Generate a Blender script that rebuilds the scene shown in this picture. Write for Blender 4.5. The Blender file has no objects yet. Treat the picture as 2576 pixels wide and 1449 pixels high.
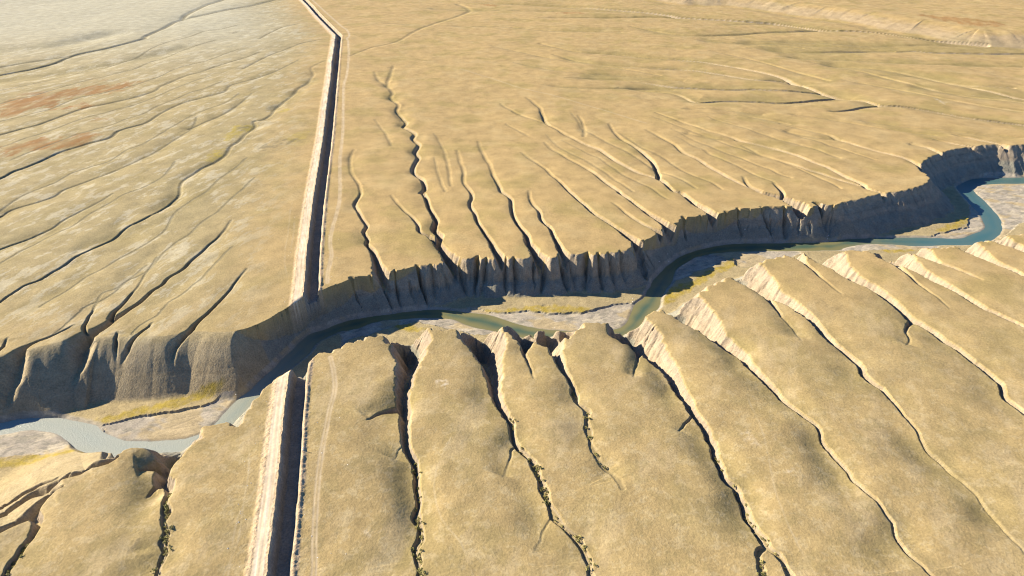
import bpy, math, random, time
import numpy as np
from concurrent.futures import ThreadPoolExecutor
from mathutils import Vector
T0 = time.time()
sc = bpy.context.scene
col = sc.collection
rng = np.random.default_rng(7)
random.seed(7)

# ------------------------------------------------------------------ camera
CAM_H, PITCH = 280.0, math.radians(30.6)
cam = bpy.data.cameras.new('Camera')
cam.sensor_width = 36.0
cam.lens = 36.0 * 1728.0 / 2576.0
cam.clip_start, cam.clip_end = 1.0, 80000.0
camo = bpy.data.objects.new('Camera', cam)
col.objects.link(camo)
camo.location = (0, 0, CAM_H)
camo.rotation_euler = (math.pi / 2 - PITCH, 0, 0)
sc.camera = camo
sc.cycles.filter_width = 1.1

# ------------------------------------------------------------------ sky, sun, exposure
SUN_EL, SUN_AZ = math.radians(26.0), math.radians(-71.5)     # azimuth clockwise from +Y
world = bpy.data.worlds.new('World')
sc.world = world
world.use_nodes = True
wn = world.node_tree
sky = wn.nodes.new('ShaderNodeTexSky')
sky.sky_type = 'NISHITA'
sky.sun_disc = False
sky.sun_elevation = SUN_EL
sky.sun_rotation = SUN_AZ
sky.altitude = 2500
sky.air_density = 1.2
sky.dust_density = 0.3
sky.ozone_density = 10.0
wn.links.new(sky.outputs[0], wn.nodes['Background'].inputs[0])
wn.nodes['Background'].inputs[1].default_value = 0.070
sun = bpy.data.lights.new('Sun', 'SUN')
sun.energy = 5.0
sun.angle = math.radians(0.53)
sun.color = (1.0, 0.88, 0.70)
suno = bpy.data.objects.new('Sun', sun)
col.objects.link(suno)
sv = Vector((math.sin(SUN_AZ) * math.cos(SUN_EL), math.cos(SUN_AZ) * math.cos(SUN_EL), math.sin(SUN_EL)))
suno.rotation_euler = sv.to_track_quat('Z', 'Y').to_euler()
suno.location = sv * 500
sc.view_settings.view_transform = 'Standard'
sc.view_settings.look = 'None'
sc.view_settings.gamma = 1.0
sc.view_settings.exposure = 1.58

# ------------------------------------------------------------------ survey of the place (metres, X right, Y away, Z=0 plateau)
NORTH_RIM = [(-469.7,333.9,1),(-410.8,353.8,1),(-372.4,373,1),(-352,383,1),(-330.5,392.9,1),(-308.5,403.6,1),(-284.9,407.6,1),(-252.6,405.6,1),(-232.7,412.6,1),(-208.9,410.6,1),(-194.5,414.7,1),(-188.6,418.8,1),(-187,420.9,3),(-178.1,432.2,3),(-169.7,445.1,3),(-162.7,456.7,3),(-153.6,466.3,3),(-143.2,476.3,0),(-138.1,480.7,0),(-128,489.3,0),(-115.9,491.5,0),(-105.5,498.2,0),(-94,502.7,0),(-81.5,509.6,0),(-66.1,513.1,0),(-57.5,517.9,0),(-44.4,525.1,0),(-33,526.3,0),(-19.1,523.9,0),(-3.1,526.3,0),(10.7,526.3,0),(17.7,528.3,0),(33.7,526.3,0),(40.7,528.3,0),(54.9,533.2,0),(71,531.2,0),(88.8,535,0),(107.6,543.9,0),(122.1,559.6,0),(138.1,574.7,0),(148.4,583.2,0),(157.4,590.4,7),(164.3,603.8,7),(178.2,608.4,7),(195,613.9,7),(210.7,619.2,7),(225.8,626.5,7),(243.3,627.8,7),(257.2,634.3,7),(276.9,633.6,7),(290,633,7),(299.6,630.4,7),(311.9,645.2,7),(325.4,638.6,7),(335.2,646.2,2),(360.2,657.1,2),(386.4,669.4,2),(415.5,677.8,2),(437.5,690.7,2),(454,705.9,2),(462.4,727.8,2),(469.3,753,2),(490,775,2),(516.8,795.8,2),(545.6,810.2,2),(570.7,820,2),(601.4,827.5,2),(611.5,822.5,2),(635.5,825,2),(707.3,840,2),(880.6,867,2),(1146.8,875.3,2)]
SOUTH_RIM = [(-359.8,197.7,4),(-304.3,219.1,4),(-267,232,4),(-257.5,235.7,4),(-251.2,240.2,4),(-248.6,245.8,4),(-247.3,255.1,4),(-243.2,263.4,4),(-244.8,272,4),(-233.5,276.1,4),(-233.1,282.2,4),(-223.2,284.7,5),(-220.4,290,5),(-214.1,294.2,5),(-202.7,292.6,5),(-192.7,292.2,5),(-192.9,296.4,5),(-184.3,299.7,5),(-185.7,307.5,5),(-182.3,310.9,5),(-177.8,311.6,5),(-172,313.4,5),(-162.6,308.9,5),(-161.6,325.3,5),(-157.8,344.4,5),(-154.9,354.6,5),(-147,366,3),(-141.5,364.3,3),(-135.7,360.5,3),(-137.3,373.9,3),(-131.4,383,6),(-123.1,386.2,6),(-114.3,395.5,6),(-108.3,397.9,6),(-100.9,403.6,6),(-90.9,406.1,6),(-79.7,407.8,6),(-68.9,405.3,6),(-62.2,413.7,6),(-50.5,412,6),(-34.4,415.5,6),(-25.5,410.3,6),(-17.8,407,6),(-11.3,415.5,6),(0.3,418.1,6),(9,413.7,6),(11.9,416.3,6),(22.6,418.1,6),(30.2,413.7,6),(38,415.5,6),(39.4,422.4,6),(53.2,423.3,6),(58.1,424.2,6),(77,426,6),(81.6,417.2,6),(88.2,415.5,6),(96.2,429.6,6),(109.4,442.5,6),(121.7,448.2,6),(131.1,448.2,6),(144,460,6),(161.1,478.5,6),(171.9,487.1,6),(189.4,502.7,6),(199.6,507.3,6),(216.8,519.1,6),(234,526.3,6),(245.8,533.7,6),(252.5,536.2,6),(267,537.5,6),(271.5,531.2,6),(280.6,533.7,6),(300.2,538.8,6),(324.8,536.2,6),(328.8,530,6),(339.9,533.7,6),(350.4,536.2,6),(367.2,543.9,6),(381.2,541.3,6),(399.3,546.5,6),(410.2,547,6),(435.6,559.6,6),(453.4,565,6),(470.5,567.8,6),(548.3,587.3,6),(649.5,596.1,6),(839.2,596.1,6)]
RIVER_N = [(-425.9,323.2),(-373.3,337.8),(-340.6,347.6),(-331.6,351.5),(-317.3,352.9),(-303.5,352.2),(-288.1,348.3),(-274.2,343.7),(-265.2,338),(-253.5,331.8),(-247.4,329.8),(-235.8,330.6),(-223,330.6),(-210.2,332.6),(-202,337.8),(-197.9,345.7),(-194.7,358.9),(-190.5,372.8),(-186,381.5),(-182.2,393.2),(-174.8,413.9),(-167.9,436.1),(-159.7,452.4),(-148.8,460),(-139.4,468.7),(-126.4,474.6),(-108.7,479.6),(-89.5,484.8),(-65.4,487.9),(-46.3,485.8),(-31.7,482.7),(-20.6,479.6),(-9.5,474.6),(1.4,467.7),(12.2,462.8),(35.7,456.8),(61,454.6),(82.1,458),(92,465.7),(100.4,485.8),(104.2,496.3),(115.4,509.3),(123.6,529.8),(135.9,551.6),(152.8,574.7),(164.2,585.4),(186.7,599.3),(215.4,609.3),(249.2,612.2),(288.9,612.2),(320.4,615.2),(338.9,621.1),(387.1,624.1),(426.5,622.6),(450.3,622),(468.9,631.1),(483.2,639.4),(492,647.3),(502.7,670.2),(508.5,687.3),(512.2,708.8),(518.9,739.2),(525,758.5),(538.3,771),(558.4,783.7),(572.5,785.9),(602.3,787.2),(623.7,788.9),(738.4,797.1),(1045.7,810.6)]
RIVER_S = [(-412.9,307.7),(-364.1,325),(-333.3,336.2),(-322.7,339.9),(-311.7,340.5),(-299.8,338),(-290.1,333.1),(-278.6,324.6),(-269.3,319.9),(-259.5,317),(-246.7,316.4),(-233.4,316.2),(-209.7,319),(-192.6,326.8),(-186.4,341.6),(-180.6,359.3),(-174.6,374.8),(-168.7,392.6),(-161.9,413),(-155.2,426.6),(-152.7,438.7),(-145.6,447.9),(-136.5,455.2),(-123.6,460),(-112.3,468.7),(-91.3,473.6),(-66.4,475.6),(-47.6,472.6),(-36.2,464.8),(-19.9,458.1),(-9.2,454.3),(11.9,446.8),(34.9,442.4),(59.6,440.3),(85,444.1),(101.7,460.8),(116.6,481.6),(123.8,492),(128.8,507.1),(134.9,520.5),(141.8,532.2),(151.1,554.1),(160.7,566.8),(183.4,585.4),(210.8,592.3),(243.9,595.1),(276.2,595.1),(296.1,596.5),(319.7,597.1),(327,602.1),(351.3,609.9),(373.4,609.3),(398.3,606.4),(431.9,607.9),(458.5,608.5),(481.4,618.1),(497.7,631.7),(509.9,647.3),(521.2,670.2),(526.5,690.8),(532.8,716.2),(535.7,739.2),(539.9,750.4),(548.9,760.6),(566,766.8),(590.9,768.9),(610.9,768.9),(720.8,773.8),(1017.7,784)]
BARS = [[(-272.4,343.5),(-261.8,348.5),(-240.9,355.3),(-221.3,359.7),(-207.2,367.6),(-199.5,378.3),(-196.3,389.4),(-187.8,398.6),(-180.6,423),(-169.7,444.1),(-164,440.3),(-173.2,408.1),(-180.7,388),(-188.8,367.6),(-196.4,341.6),(-202.4,332.2),(-220.5,326.8),(-246,326.8),(-264.8,334.8)],
 [(-393.3,326.8),(-323.7,341.6),(-312.9,342.3),(-300.9,339.7),(-288.8,333),(-276.9,323.9),(-271,319),(-283.9,317.6),(-305.6,316.2),(-378.6,307.7)],
 [(-46.4,486.8),(-32.1,489.9),(-24.1,485.8),(-11.8,480.7),(12.6,484.8),(34.5,479.6),(56.7,481.7),(68.2,485.8),(91.8,496.3),(103.3,497.3),(101.5,485.8),(92.8,463.8),(75.6,454.3),(33.2,454.3),(12.1,460),(0.4,466.7),(-20.5,477.6)],
 [(-136.7,456.2),(-124,461.9),(-112.6,470.6),(-91.6,475.6),(-66.6,477.6),(-47.7,474.6),(-36.4,466.7),(-16.7,459),(-14.4,451.5),(-30.1,449.6),(-46.4,456.2),(-63.1,463.8),(-78.6,467.7),(-95,461.9),(-109.3,451.5),(-127.7,443.2),(-130.9,429.1)],
 [(140.6,532.2),(149.9,554.1),(159.9,566.8),(161.1,570.7),(184,588.2),(211.4,594.5),(244.6,597.3),(277,597.3),(280.1,588.2),(248.3,569.4),(233.4,561.7),(213.7,557.8),(209.3,564.2),(212.5,580),(190.7,564.2),(169.2,551.6),(154.4,539.3)],
 [(316.3,595.1),(326.6,604.4),(352.3,612.2),(374.4,611.4),(399,607.9),(423.7,605),(412.7,596.5),(386.8,596.5),(360.2,595.1),(333.8,593.7)],
 [(508,701.5),(511,676.9),(495.3,650.5),(484.6,634.7),(450.8,618.1),(419.8,622.6),(429.7,628.6),(474.1,647.3)],
 [(540.3,752.4),(551.3,764.7),(567.9,770.1),(612.2,771),(963,777.6),(875.8,690.5),(541.4,659.9),(529.2,653.7),(510.4,634.7),(481.4,613.7),(496.3,631.7),(508.6,647.3),(519.7,670.2),(525.1,690.8),(531.3,716.2)],
 [(556.3,782.9),(597.4,805.8),(638.9,812.6),(1003,817.5),(969.5,784),(621.8,785.9),(570.7,782.9)]]
TURF = [[(-274.4,345.7),(-254.3,351.5),(-223.4,363),(-201.3,377.1),(-201,381.5),(-219.3,375.7),(-242.5,365.1),(-265.5,356.2),(-279.2,348.3)],
 [(-22.9,484.8),(12.7,489.9),(35.1,491.6),(68.5,488.9),(62.1,480.7),(34.6,480.7),(12.6,484.8),(-11.8,480.7)],
 [(-95,461.9),(-86.8,464.8),(-70.9,457.1),(-73.4,450.6),(-91,456.2)],
 [(123.8,492),(130,507.1),(138.4,520.5),(152.7,529.8),(148.3,509.3),(135.1,498.4)],
 [(151.3,525.1),(166.4,539.3),(196.9,564.2),(210.5,577.3),(208.6,561.7),(185.6,544.2),(162.6,522.8),(148.4,511.5)],
 [(360.2,595.1),(384.2,596.5),(408.4,600.7),(384,590.9),(364.7,588.2)],
 [(530,701.5),(546.9,697.9),(541.7,673.5),(520.7,660.2),(521.8,673.5)],
 [(-317,310.7),(-299.2,315.2),(-278.5,315.2),(-261.3,314.1),(-275.9,310.7),(-297.8,306.2),(-312.7,304)],
 [(434.6,637.8),(489.1,673.5),(481,656.9),(438.1,631.7)]]
ORANGE = [([(-705.1,933.4),(-751.5,1005.7),(-738,1034.4),(-699.3,1064.6),(-682.1,1112.7),(-643.9,1112.7),(-606.9,1138.3),(-614.4,1104.4),(-615.5,1064.6),(-642.1,1056.9),(-680.2,1034.4),(-665.7,991.8),(-686.2,971.7)],1),
 ([(-650.3,978.3),(-650.3,998.7),(-623,1005.7),(-615.7,991.8),(-636.9,981.7)],1),
 ([(-600.6,770.5),(-627.6,812.6),(-604.4,822.5),(-594.8,848.1),(-586.7,842.8),(-569.5,848.1),(-554,869.5),(-534,864),(-531.4,842.8),(-546.3,812.6),(-561.8,802.9),(-581.2,802.9),(-599.4,793.4)],1),
 ([(-751.8,1056.9),(-728.4,1072.3),(-709.3,1060.7),(-716.7,1045.5),(-736.8,1045.5)],0.6),
 ([(-689.5,1147),(-672.3,1164.8),(-665.6,1155.9),(-678.3,1133.9)],0.4),
 ([(103.3,1818.7),(169.2,1818.7),(173.2,1789),(118,1789)],0.8),
 ([(-83.5,1958.6),(-37.4,1947.1),(-40.3,1913.5),(-71.8,1924.6)],0.7),
 ([(947.8,1713.9),(1006.6,1678.5),(1078.3,1595.6),(1066.1,1556.9),(1001.8,1564.5),(964,1627.9)],0.7),
 ([(-570.4,927.3),(-562.7,933.4),(-553.9,909.3),(-562.6,912.2)],0.5)]
YELLOW = [([(-369.8,864),(-369.7,903.4),(-350.3,909.3),(-342.9,891.8),(-350.9,858.7),(-356.7,827.5)],0.9),
 ([(-359.4,766.1),(-364,802.9),(-352.8,807.7),(-344.4,788.8),(-350.1,766.1)],0.9),
 ([(-334.7,965.1),(-325.3,985),(-317.8,971.7),(-325.3,952.2)],0.8),
 ([(-286.6,848.1),(-277.2,869.5),(-263.1,875),(-263,848.1),(-274.2,827.5)],0.6)]
DARKTURF = [([(-318.8,812.6),(-300.5,832.6),(-279.9,848.1),(-260.3,837.7),(-281,822.5),(-299.6,802.9)],0.6),
 ([(-365.7,891.8),(-361.1,909.3),(-351.7,891.8),(-356.5,875)],0.5),
 ([(-610.3,1549.3),(-592.7,1564.5),(-587.5,1549.3),(-599.3,1534.5)],0.6)]
PALE = [([(-48,353.8),(-43,355.9),(-40.1,351.3),(-43.3,348.4),(-46.8,349.7)],1),
 ([(135.5,309.9),(140.4,307.6),(143.5,297.5),(140.7,293.2),(136.2,298.6)],0.45),
 ([(152.7,275.1),(154.9,275.1),(154,273.6),(152.3,273.8)],0.9),
 ([(639,1041.8),(639.3,1012.7),(631.6,1002.2),(635.1,1030.7)],0.8),
 ([(-75,235),(-70.9,234.6),(-71.3,233),(-74.3,233.4)],0.5)]
# gullies: course from head to mouth, depth profile, swale depth, swale width, options
GULLIES = [
 ([(-390.8,1293.7),(-404.9,1202),(-427.8,1147),(-450.6,1112.7),(-446.7,1072.3),(-464.6,1049.3),(-487.3,1016.3),(-495.4,971.7),(-495.5,918.2),(-510.2,889),(-515.5,875),(-513.2,853.3),(-525.7,835.1),(-534.1,820),(-542.5,802.9),(-547.5,786.5),(-550.6,772.8),(-556.6,744.4),(-560.9,731.9),(-560.4,707.9),(-574.9,646.3)],[(0,0.2),(0.4,0.6),(0.6,1),(1,1.5)],1,14,{}),
 ([(-482.7,1362),(-495.2,1315.8),(-520.7,1251.5),(-532.1,1202),(-547.9,1173.9),(-555.6,1129.6),(-559.5,1104.4),(-557.1,1080.2),(-574.1,1041.8),(-595.8,1005.7),(-614,985),(-624.3,952.2),(-634.2,909.3),(-648.6,886.2),(-658.9,861.3),(-675.7,788.8)],[(0,0.2),(0.3,0.7),(1,1.2)],1,16,{}),
 ([(-603.6,2160.5),(-657.3,2030.1),(-691.5,1913.5),(-741.9,1808.7),(-782.5,1732.2),(-778.2,1627.9),(-776.7,1527.1),(-765.8,1491.3),(-791.1,1404.9),(-825.8,1344.4),(-828.3,1282.9),(-841.9,1241.3),(-871.3,1192.5),(-917.6,1072.3)],[(0,1.2),(0.5,2.2),(1,2.2)],3,45,{}),
 ([(-806.4,2188.4),(-803.2,2030.1),(-801.5,1859.7),(-795.5,1779.3),(-782.5,1732.2)],[(0,1),(1,2)],2,30,{}),
 ([(-825.8,1344.4),(-863.5,1293.7),(-902.6,1241.3),(-926.2,1173.9)],[(0,0.6),(1,1.6)],1,20,{}),
 ([(-337.4,1282.9),(-350.9,1231.3),(-336.6,1183.2),(-331.8,1129.6),(-337.8,1088.2),(-335.3,1034.4),(-340.6,985),(-336.5,952.2),(-339.9,927.3),(-351.4,918.2),(-343,897.6),(-344.2,864),(-343.7,837.7),(-346.6,817.5),(-342.7,784.1),(-346.2,763.9),(-353.9,740.2),(-358.6,704),(-347.9,671.3),(-346.2,664.1),(-347,640.2),(-352.7,611.4),(-362,590.4),(-365.6,565),(-373.9,543.9),(-379.5,526.3),(-380.7,512),(-384.2,500.4),(-387.5,489.3),(-394,478.5),(-396.6,464),(-396.9,453.1),(-404.1,433.2)],[(0,0.4),(0.3,0.7),(0.7,0.9),(1,1.4)],1.5,12,{}),
 ([(-270.7,602.3),(-268.6,578.9),(-272.1,549),(-274.8,528.8),(-277.5,507.3),(-282.9,491.5),(-283.6,480.7),(-287.6,468.1),(-288.3,456),(-292.1,444.4),(-295.6,435.1),(-297.8,429.6),(-300.3,417.2),(-305.6,405.3),(-302.5,387.6),(-302.3,370.9),(-297.3,351.3),(-297.8,341.9)],[(0,0.4),(0.25,1.3),(0.45,2.6),(0.62,4.2),(0.72,7),(0.82,13),(1,27)],1.5,11,{'soft': 1}),
 ([(-309.4,528.8),(-303.8,487.1),(-301.3,468.1),(-301,450.2),(-302.3,440.6),(-299.7,431.4)],[(0,0.2),(0.6,0.7),(1,5)],1,9,{'soft': 1}),
 ([(-312,514.3),(-316.9,478.5),(-325.5,466.1),(-319.4,442.5),(-313.8,420.7),(-305.5,407)],[(0,0.1),(0.6,0.2),(1,4)],1,10,{'soft': 1}),
 ([(-223,505),(-224.7,487.1),(-224.8,472.2),(-225.7,460),(-228.2,444.4),(-231.6,429.6),(-233.8,415.5),(-237,407),(-239.7,395.5),(-236.9,378.3),(-233.3,358),(-231.2,351.3)],[(0,0.4),(0.25,1.4),(0.5,3.2),(0.65,6),(0.78,12),(1,25)],1.5,10,{'soft': 1}),
 ([(-265.7,424.2),(-272.1,398.7),(-273.5,382.9),(-271.9,372.4),(-265.5,351.3)],[(0,0.3),(0.3,4),(1,25)],1,8,{'soft': 1}),
 ([(-286.1,412),(-281.4,398.7),(-276.1,384.4)],[(0,0.3),(1,10)],1,8,{'soft': 1}),
 ([(-321.6,420.7),(-329.3,407),(-341.2,390.7),(-339.9,376.8),(-338.6,362.2),(-337.5,352.4)],[(0,0.3),(0.4,3),(1,24)],1,9,{'soft': 1}),
 ([(-359.5,403.6),(-356.9,390.7),(-359.5,373.8),(-358.5,358)],[(0,0.3),(0.4,3),(1,24)],1,9,{'soft': 1}),
 ([(-437.3,939.6),(-425.5,891.8),(-428.7,837.7),(-433.1,788.8),(-452.4,723.8),(-473.1,681.4),(-474.5,657.1),(-497.8,628.8),(-499.5,613),(-508.2,587.5)],[(0,0.2),(0.5,0.4),(1,1)],1.8,14,{}),
 ([(-415.2,664.1),(-421.5,636.9),(-430.6,605.3),(-432.7,584.6),(-442.8,562.3),(-454.3,542.6),(-462,519.1)],[(0,0.3),(1,1)],2.4,14,{}),
 ([(-489.3,1661.3),(-515.5,1595.6),(-523.5,1491.3)],[(0,0.2),(1,0.5)],0.5,14,{}),
 ([(-401,1064.6),(-401.1,1034.4),(-403.8,958.6),(-429,891.8)],[(0,0.2),(1,0.7)],0.8,12,{}),
 ([(-380.4,1491.3),(-419.3,1450.3),(-455.3,1338.6),(-468.2,1221.4)],[(0,0.2),(1,0.7)],0.8,14,{}),
 ([(-628.9,1437.1),(-693.8,1293.7),(-763.8,1202),(-842.1,1147),(-883.8,1112.7)],[(0,0),(1,0)],4.5,30,{}),
 ([(-866.6,1595.6),(-895.1,1437.1),(-987.8,1374.1),(-1040,1338.6)],[(0,0),(1,0)],6,45,{}),
 ([(-376.6,643.5),(-374.9,596.3),(-380.8,573.3),(-384.5,543.9)],[(0,0),(1,0)],1.2,9,{}),
 ([(-252.1,536.2),(-268.8,478.5),(-279,442.5),(-280.1,403.6)],[(0,0),(1,0)],0.9,10,{}),
 ([(-346.9,590.4),(-353.2,528.8),(-359.7,478.5),(-373.4,448.2),(-380.7,427.8)],[(0,0),(1,0)],1,12,{}),
 ([(-312.1,567.8),(-318.8,505),(-322.4,448.2),(-327.4,412)],[(0,0),(1,0)],0.8,9,{}),
 ([(-190.9,802.9),(-190,770.5),(-178.3,723.8),(-165.6,696.4),(-158.7,671.3),(-160.2,650.3),(-158.8,640.2),(-147.3,614.5),(-138.3,593.4),(-137.5,578.9),(-131.9,565),(-131.7,554.3),(-124.1,541.3),(-116.6,521.5),(-112,507.3),(-104.4,491.5),(-96.3,470.2)],[(0,0.4),(0.35,1),(0.55,2.4),(0.72,4),(0.86,8),(1,26)],1.8,9,{}),
 ([(-235.5,1202),(-219.5,1147),(-201,1112.7),(-184.3,1064.6),(-183.9,1041.8),(-165.7,998.7),(-163.7,971.7),(-143.8,921.2),(-144.2,897.6),(-126.7,869.5),(-125.7,848.1),(-115.2,822.5),(-116.3,798.2),(-111,779.6),(-111.8,736),(-98.2,707.9),(-92.8,685.1),(-95.5,671.3),(-92.7,671.2),(-86.3,650.3),(-81.5,630.4),(-73.9,605.3),(-73.1,584.6),(-66.2,570.5),(-66.2,557),(-58.1,538.8),(-50.8,519.1),(-46.7,500.4),(-45.7,478.5)],[(0,0.5),(0.3,1.2),(0.6,2.4),(0.8,5),(0.91,9),(1,27)],1.8,10,{}),
 ([(-211.1,1251.5),(-203.4,1155.9),(-201,1112.7)],[(0,0.4),(1,1.2)],0.6,8,{}),
 ([(-125,664.1),(-111.1,633.6),(-92.7,602.3),(-86.2,578.9),(-76.6,570.5),(-68.3,559.6)],[(0,0.5),(0.5,1.6),(1,6)],0.8,7,{}),
 ([(-67,802.9),(-59.3,757.3),(-54.4,727.8),(-51.8,696.4),(-44.2,674.2),(-41.2,657.1),(-42.6,643.5),(-35.9,614.5),(-31.1,593.4),(-25.5,576.1),(-18.8,557),(-16.1,543.9),(-9.9,523.9),(-7.9,500.4),(-6.6,478.5)],[(0,0.4),(0.3,1),(0.5,2.2),(0.75,5),(0.88,10),(1,28)],1.2,8,{}),
 ([(-42.8,837.7),(-36.3,798.2),(-25.4,753),(-21.7,723.8),(-15.3,696.4),(-10.7,671.3),(-10,671.2),(-0.9,650.3),(0.4,620.8),(5.5,593.4),(12.7,573.3),(14.8,557),(21.4,536.2),(26.4,516.7),(27.1,491.5)],[(0,0.4),(0.3,1),(0.55,2.4),(0.75,5),(0.88,10),(1,28)],1.2,8,{}),
 ([(17.1,671.2),(18.3,660.6),(20.5,640.2),(26.6,620.8),(28.5,602.3),(35.3,584.6),(39.2,565),(42.8,543.9),(47.5,526.3),(47.9,500.4)],[(0,0.4),(0.3,2),(0.6,4),(0.8,8),(1,27)],1,8,{}),
 ([(-8.3,909.3),(21,858.7)],[(0,0.3),(1,0.6)],0.4,8,{}),
 ([(11.7,793.4),(20.8,772.8),(36.7,742.3),(43.1,719.7),(52.3,700.2),(57.9,677.8),(60.2,671.2),(68.2,650.3),(76.8,627.2),(85.3,608.4),(95.9,590.4),(104.7,573.3),(113.2,557),(118.6,538.8)],[(0,0.4),(0.3,1.1),(0.5,2.2),(0.8,4.6),(0.93,11),(1,26)],1,8,{}),
 ([(40.3,832.6),(50.4,802.9),(64.6,775),(75.5,755.1),(88.5,731.9),(97.7,707.9),(112.1,674.2),(112.6,667.6),(122.8,643.5),(132.4,620.8),(142,602.3),(149.3,587.5),(152.6,573.3)],[(0,0.4),(0.3,1.1),(0.5,2.2),(0.8,4.6),(0.93,10),(1,26)],1,8,{}),
 ([(102.2,640.2),(107.5,630.4),(114.9,608.4),(125.2,593.4),(137.4,577.5),(140,565)],[(0,0.4),(0.7,2.5),(1,16)],0.6,6,{}),
 ([(22.6,1034.4),(39.1,991.8),(41.7,958.6),(47,909.3),(61.4,880.5),(79.3,842.8),(92.5,822.5),(108.1,800.5),(119.7,766.1),(134.4,740.2),(146.8,723.8),(161.5,707.9),(170,677.8),(178.3,670.6),(184.3,646.9),(193,627.2),(198.7,608.4),(197.6,584.6)],[(0,0.4),(0.2,1.1),(0.5,2),(0.75,4),(0.92,9),(1,26)],1,9,{}),
 ([(-16.9,1005.7),(-5.1,978.3),(20.8,939.6),(47,909.3)],[(0,0.4),(1,1.2)],0.5,8,{}),
 ([(130.9,909.3),(137,848.1),(151.7,812.6),(161.5,775),(163.8,736),(160.5,709.8)],[(0,0.4),(0.5,2),(1,6)],0.8,8,{}),
 ([(92.9,945.9),(95.4,891.8),(92,853.3)],[(0,0.3),(1,0.8)],0.5,8,{}),
 ([(176.1,880.5),(188.4,853.3),(200.2,827.5),(205.9,798.2),(218.6,770.5),(230,736),(243.5,704),(258.6,677.8),(262.1,671.2),(278,660.6),(288.4,643.5),(291.5,633.6)],[(0,0.4),(0.4,2),(0.8,5),(1,18)],0.8,9,{}),
 ([(255.6,715.8),(254.6,692.6),(262.8,677.8)],[(0,0.4),(1,3)],0.5,6,{}),
 ([(284.2,700.2),(284,674.2),(280.8,660.6)],[(0,0.4),(1,5)],0.5,6,{}),
 ([(202.8,958.6),(234.9,909.3),(256.8,875),(276.9,853.3),(288.5,835.1),(313.7,815.1),(332.3,793.4),(347.6,766.1),(360.7,744.4),(370,719.7),(379.1,700.2),(379.6,685.1),(388.7,671.3),(390.6,660.6),(389,640.2),(390,620.8)],[(0,0.5),(0.3,1.6),(0.7,3.5),(0.88,6),(1,24)],0.8,10,{}),
 ([(283.5,817.5),(300.7,784.1),(313.5,766.1),(330.4,744.4),(346.7,727.8),(360.7,707.9),(373.7,694.5)],[(0,0.4),(0.5,1.6),(1,4)],0.9,9,{}),
 ([(221.1,869.5),(257.9,845.4),(285.7,836.6)],[(0,0.3),(1,1.6)],1.2,10,{}),
 ([(361.7,909.3),(381.9,886.2),(404.6,864),(414.7,842.8),(433.2,812.6),(456.4,786.5),(466.5,775),(470.4,755.1),(469,731.9)],[(0,0.5),(0.5,2),(0.8,3.5),(1,14)],0.8,10,{}),
 ([(353.8,880.5),(379.4,856),(414.7,842.8)],[(0,0.4),(1,2)],1.6,10,{}),
 ([(492.6,827.5),(509.6,812.6),(515.5,793.4)],[(0,0.4),(1,4)],0.8,9,{}),
 ([(533.1,848.1),(555.3,827.5),(569.3,817.5)],[(0,0.4),(1,5)],0.8,9,{}),
 ([(570.6,864),(592.3,842.8),(611.5,822.5),(609.1,802.9)],[(0,0.6),(1,9)],0.8,9,{}),
 ([(56.8,1437.1),(118.5,1374.1),(204.8,1350.2),(261.7,1315.8),(312.9,1299.2),(363.1,1267),(408.3,1226.3),(450.8,1173.9),(462.6,1138.3),(480.2,1088.2),(497.8,1064.6),(525.4,1034.4),(542,1005.7),(574.1,991.8),(601.9,971.7),(640,939.6),(689.5,909.3),(725.5,877.8)],[(0,0.8),(0.3,2.2),(0.6,5),(1,8)],2.5,24,{}),
 ([(90.7,1155.9),(178.5,1155.9),(257.7,1112.7),(332.4,1096.3),(377.3,1092.2),(423.4,1080.2),(480.3,1072.3),(499.2,1053.1)],[(0,0.5),(0.5,2.5),(1,5)],3.4,22,{}),
 ([(171.6,1104.4),(249.5,1072.3),(272.9,1019.9),(313.8,1025.6),(356.7,1023.5),(410.3,1018.4),(470.2,1030.7),(506.2,1045.5)],[(0,0.5),(0.5,2.2),(1,6)],3.4,22,{}),
 ([(448.1,965.1),(484.2,975),(516.4,991.8),(540.4,1002.2)],[(0,0.4),(1,5)],1.8,14,{}),
 ([(78.3,1338.6),(146.5,1272.3),(236.8,1241.3),(297.3,1226.3),(347.7,1197.3),(400.8,1155.9),(441.7,1147),(468.7,1125.4)],[(0,0.5),(0.6,2.2),(1,4)],3,20,{}),
 ([(-139.5,2005.7),(-13,1970.2),(143.5,1924.6),(256.8,1859.7),(363.3,1798.8),(412.5,1760.2),(500.6,1723),(548.7,1705),(611.2,1687.3),(657.2,1644.4),(701.2,1603.6),(753.1,1587.7),(800.6,1564.5),(850,1519.8),(902.9,1488.5),(962.5,1450.3)],[(0,1),(0.4,5),(0.7,10),(1,8)],3,40,{}),
 ([(67.3,1732.2),(258.4,1747),(323.5,1756.4),(406.1,1754.5)],[(0,0.6),(1,3)],2,30,{}),
 ([(263.9,1627.9),(363.1,1534.5),(468,1546.3),(550.1,1572.2),(636.6,1587.7),(694.7,1602)],[(0,0.6),(1,3)],3,34,{}),
 ([(464,1398.7),(559.9,1376.5),(637.8,1378.9),(772.2,1391.2),(817.4,1378.9),(911.4,1364.4),(978.5,1359.7),(1054,1350.2)],[(0,0.6),(0.5,3.5),(1,5)],5,34,{}),
 ([(456.3,1463.7),(559.9,1450.3),(680.1,1417.6),(748.7,1396.2)],[(0,0.4),(1,2)],4,28,{}),
 ([(546,1272.3),(627.7,1241.3),(691.4,1183.2),(726.1,1125.4),(758,1072.3),(779.4,1049.3)],[(0,0.4),(1,2.5)],4,26,{}),
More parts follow.
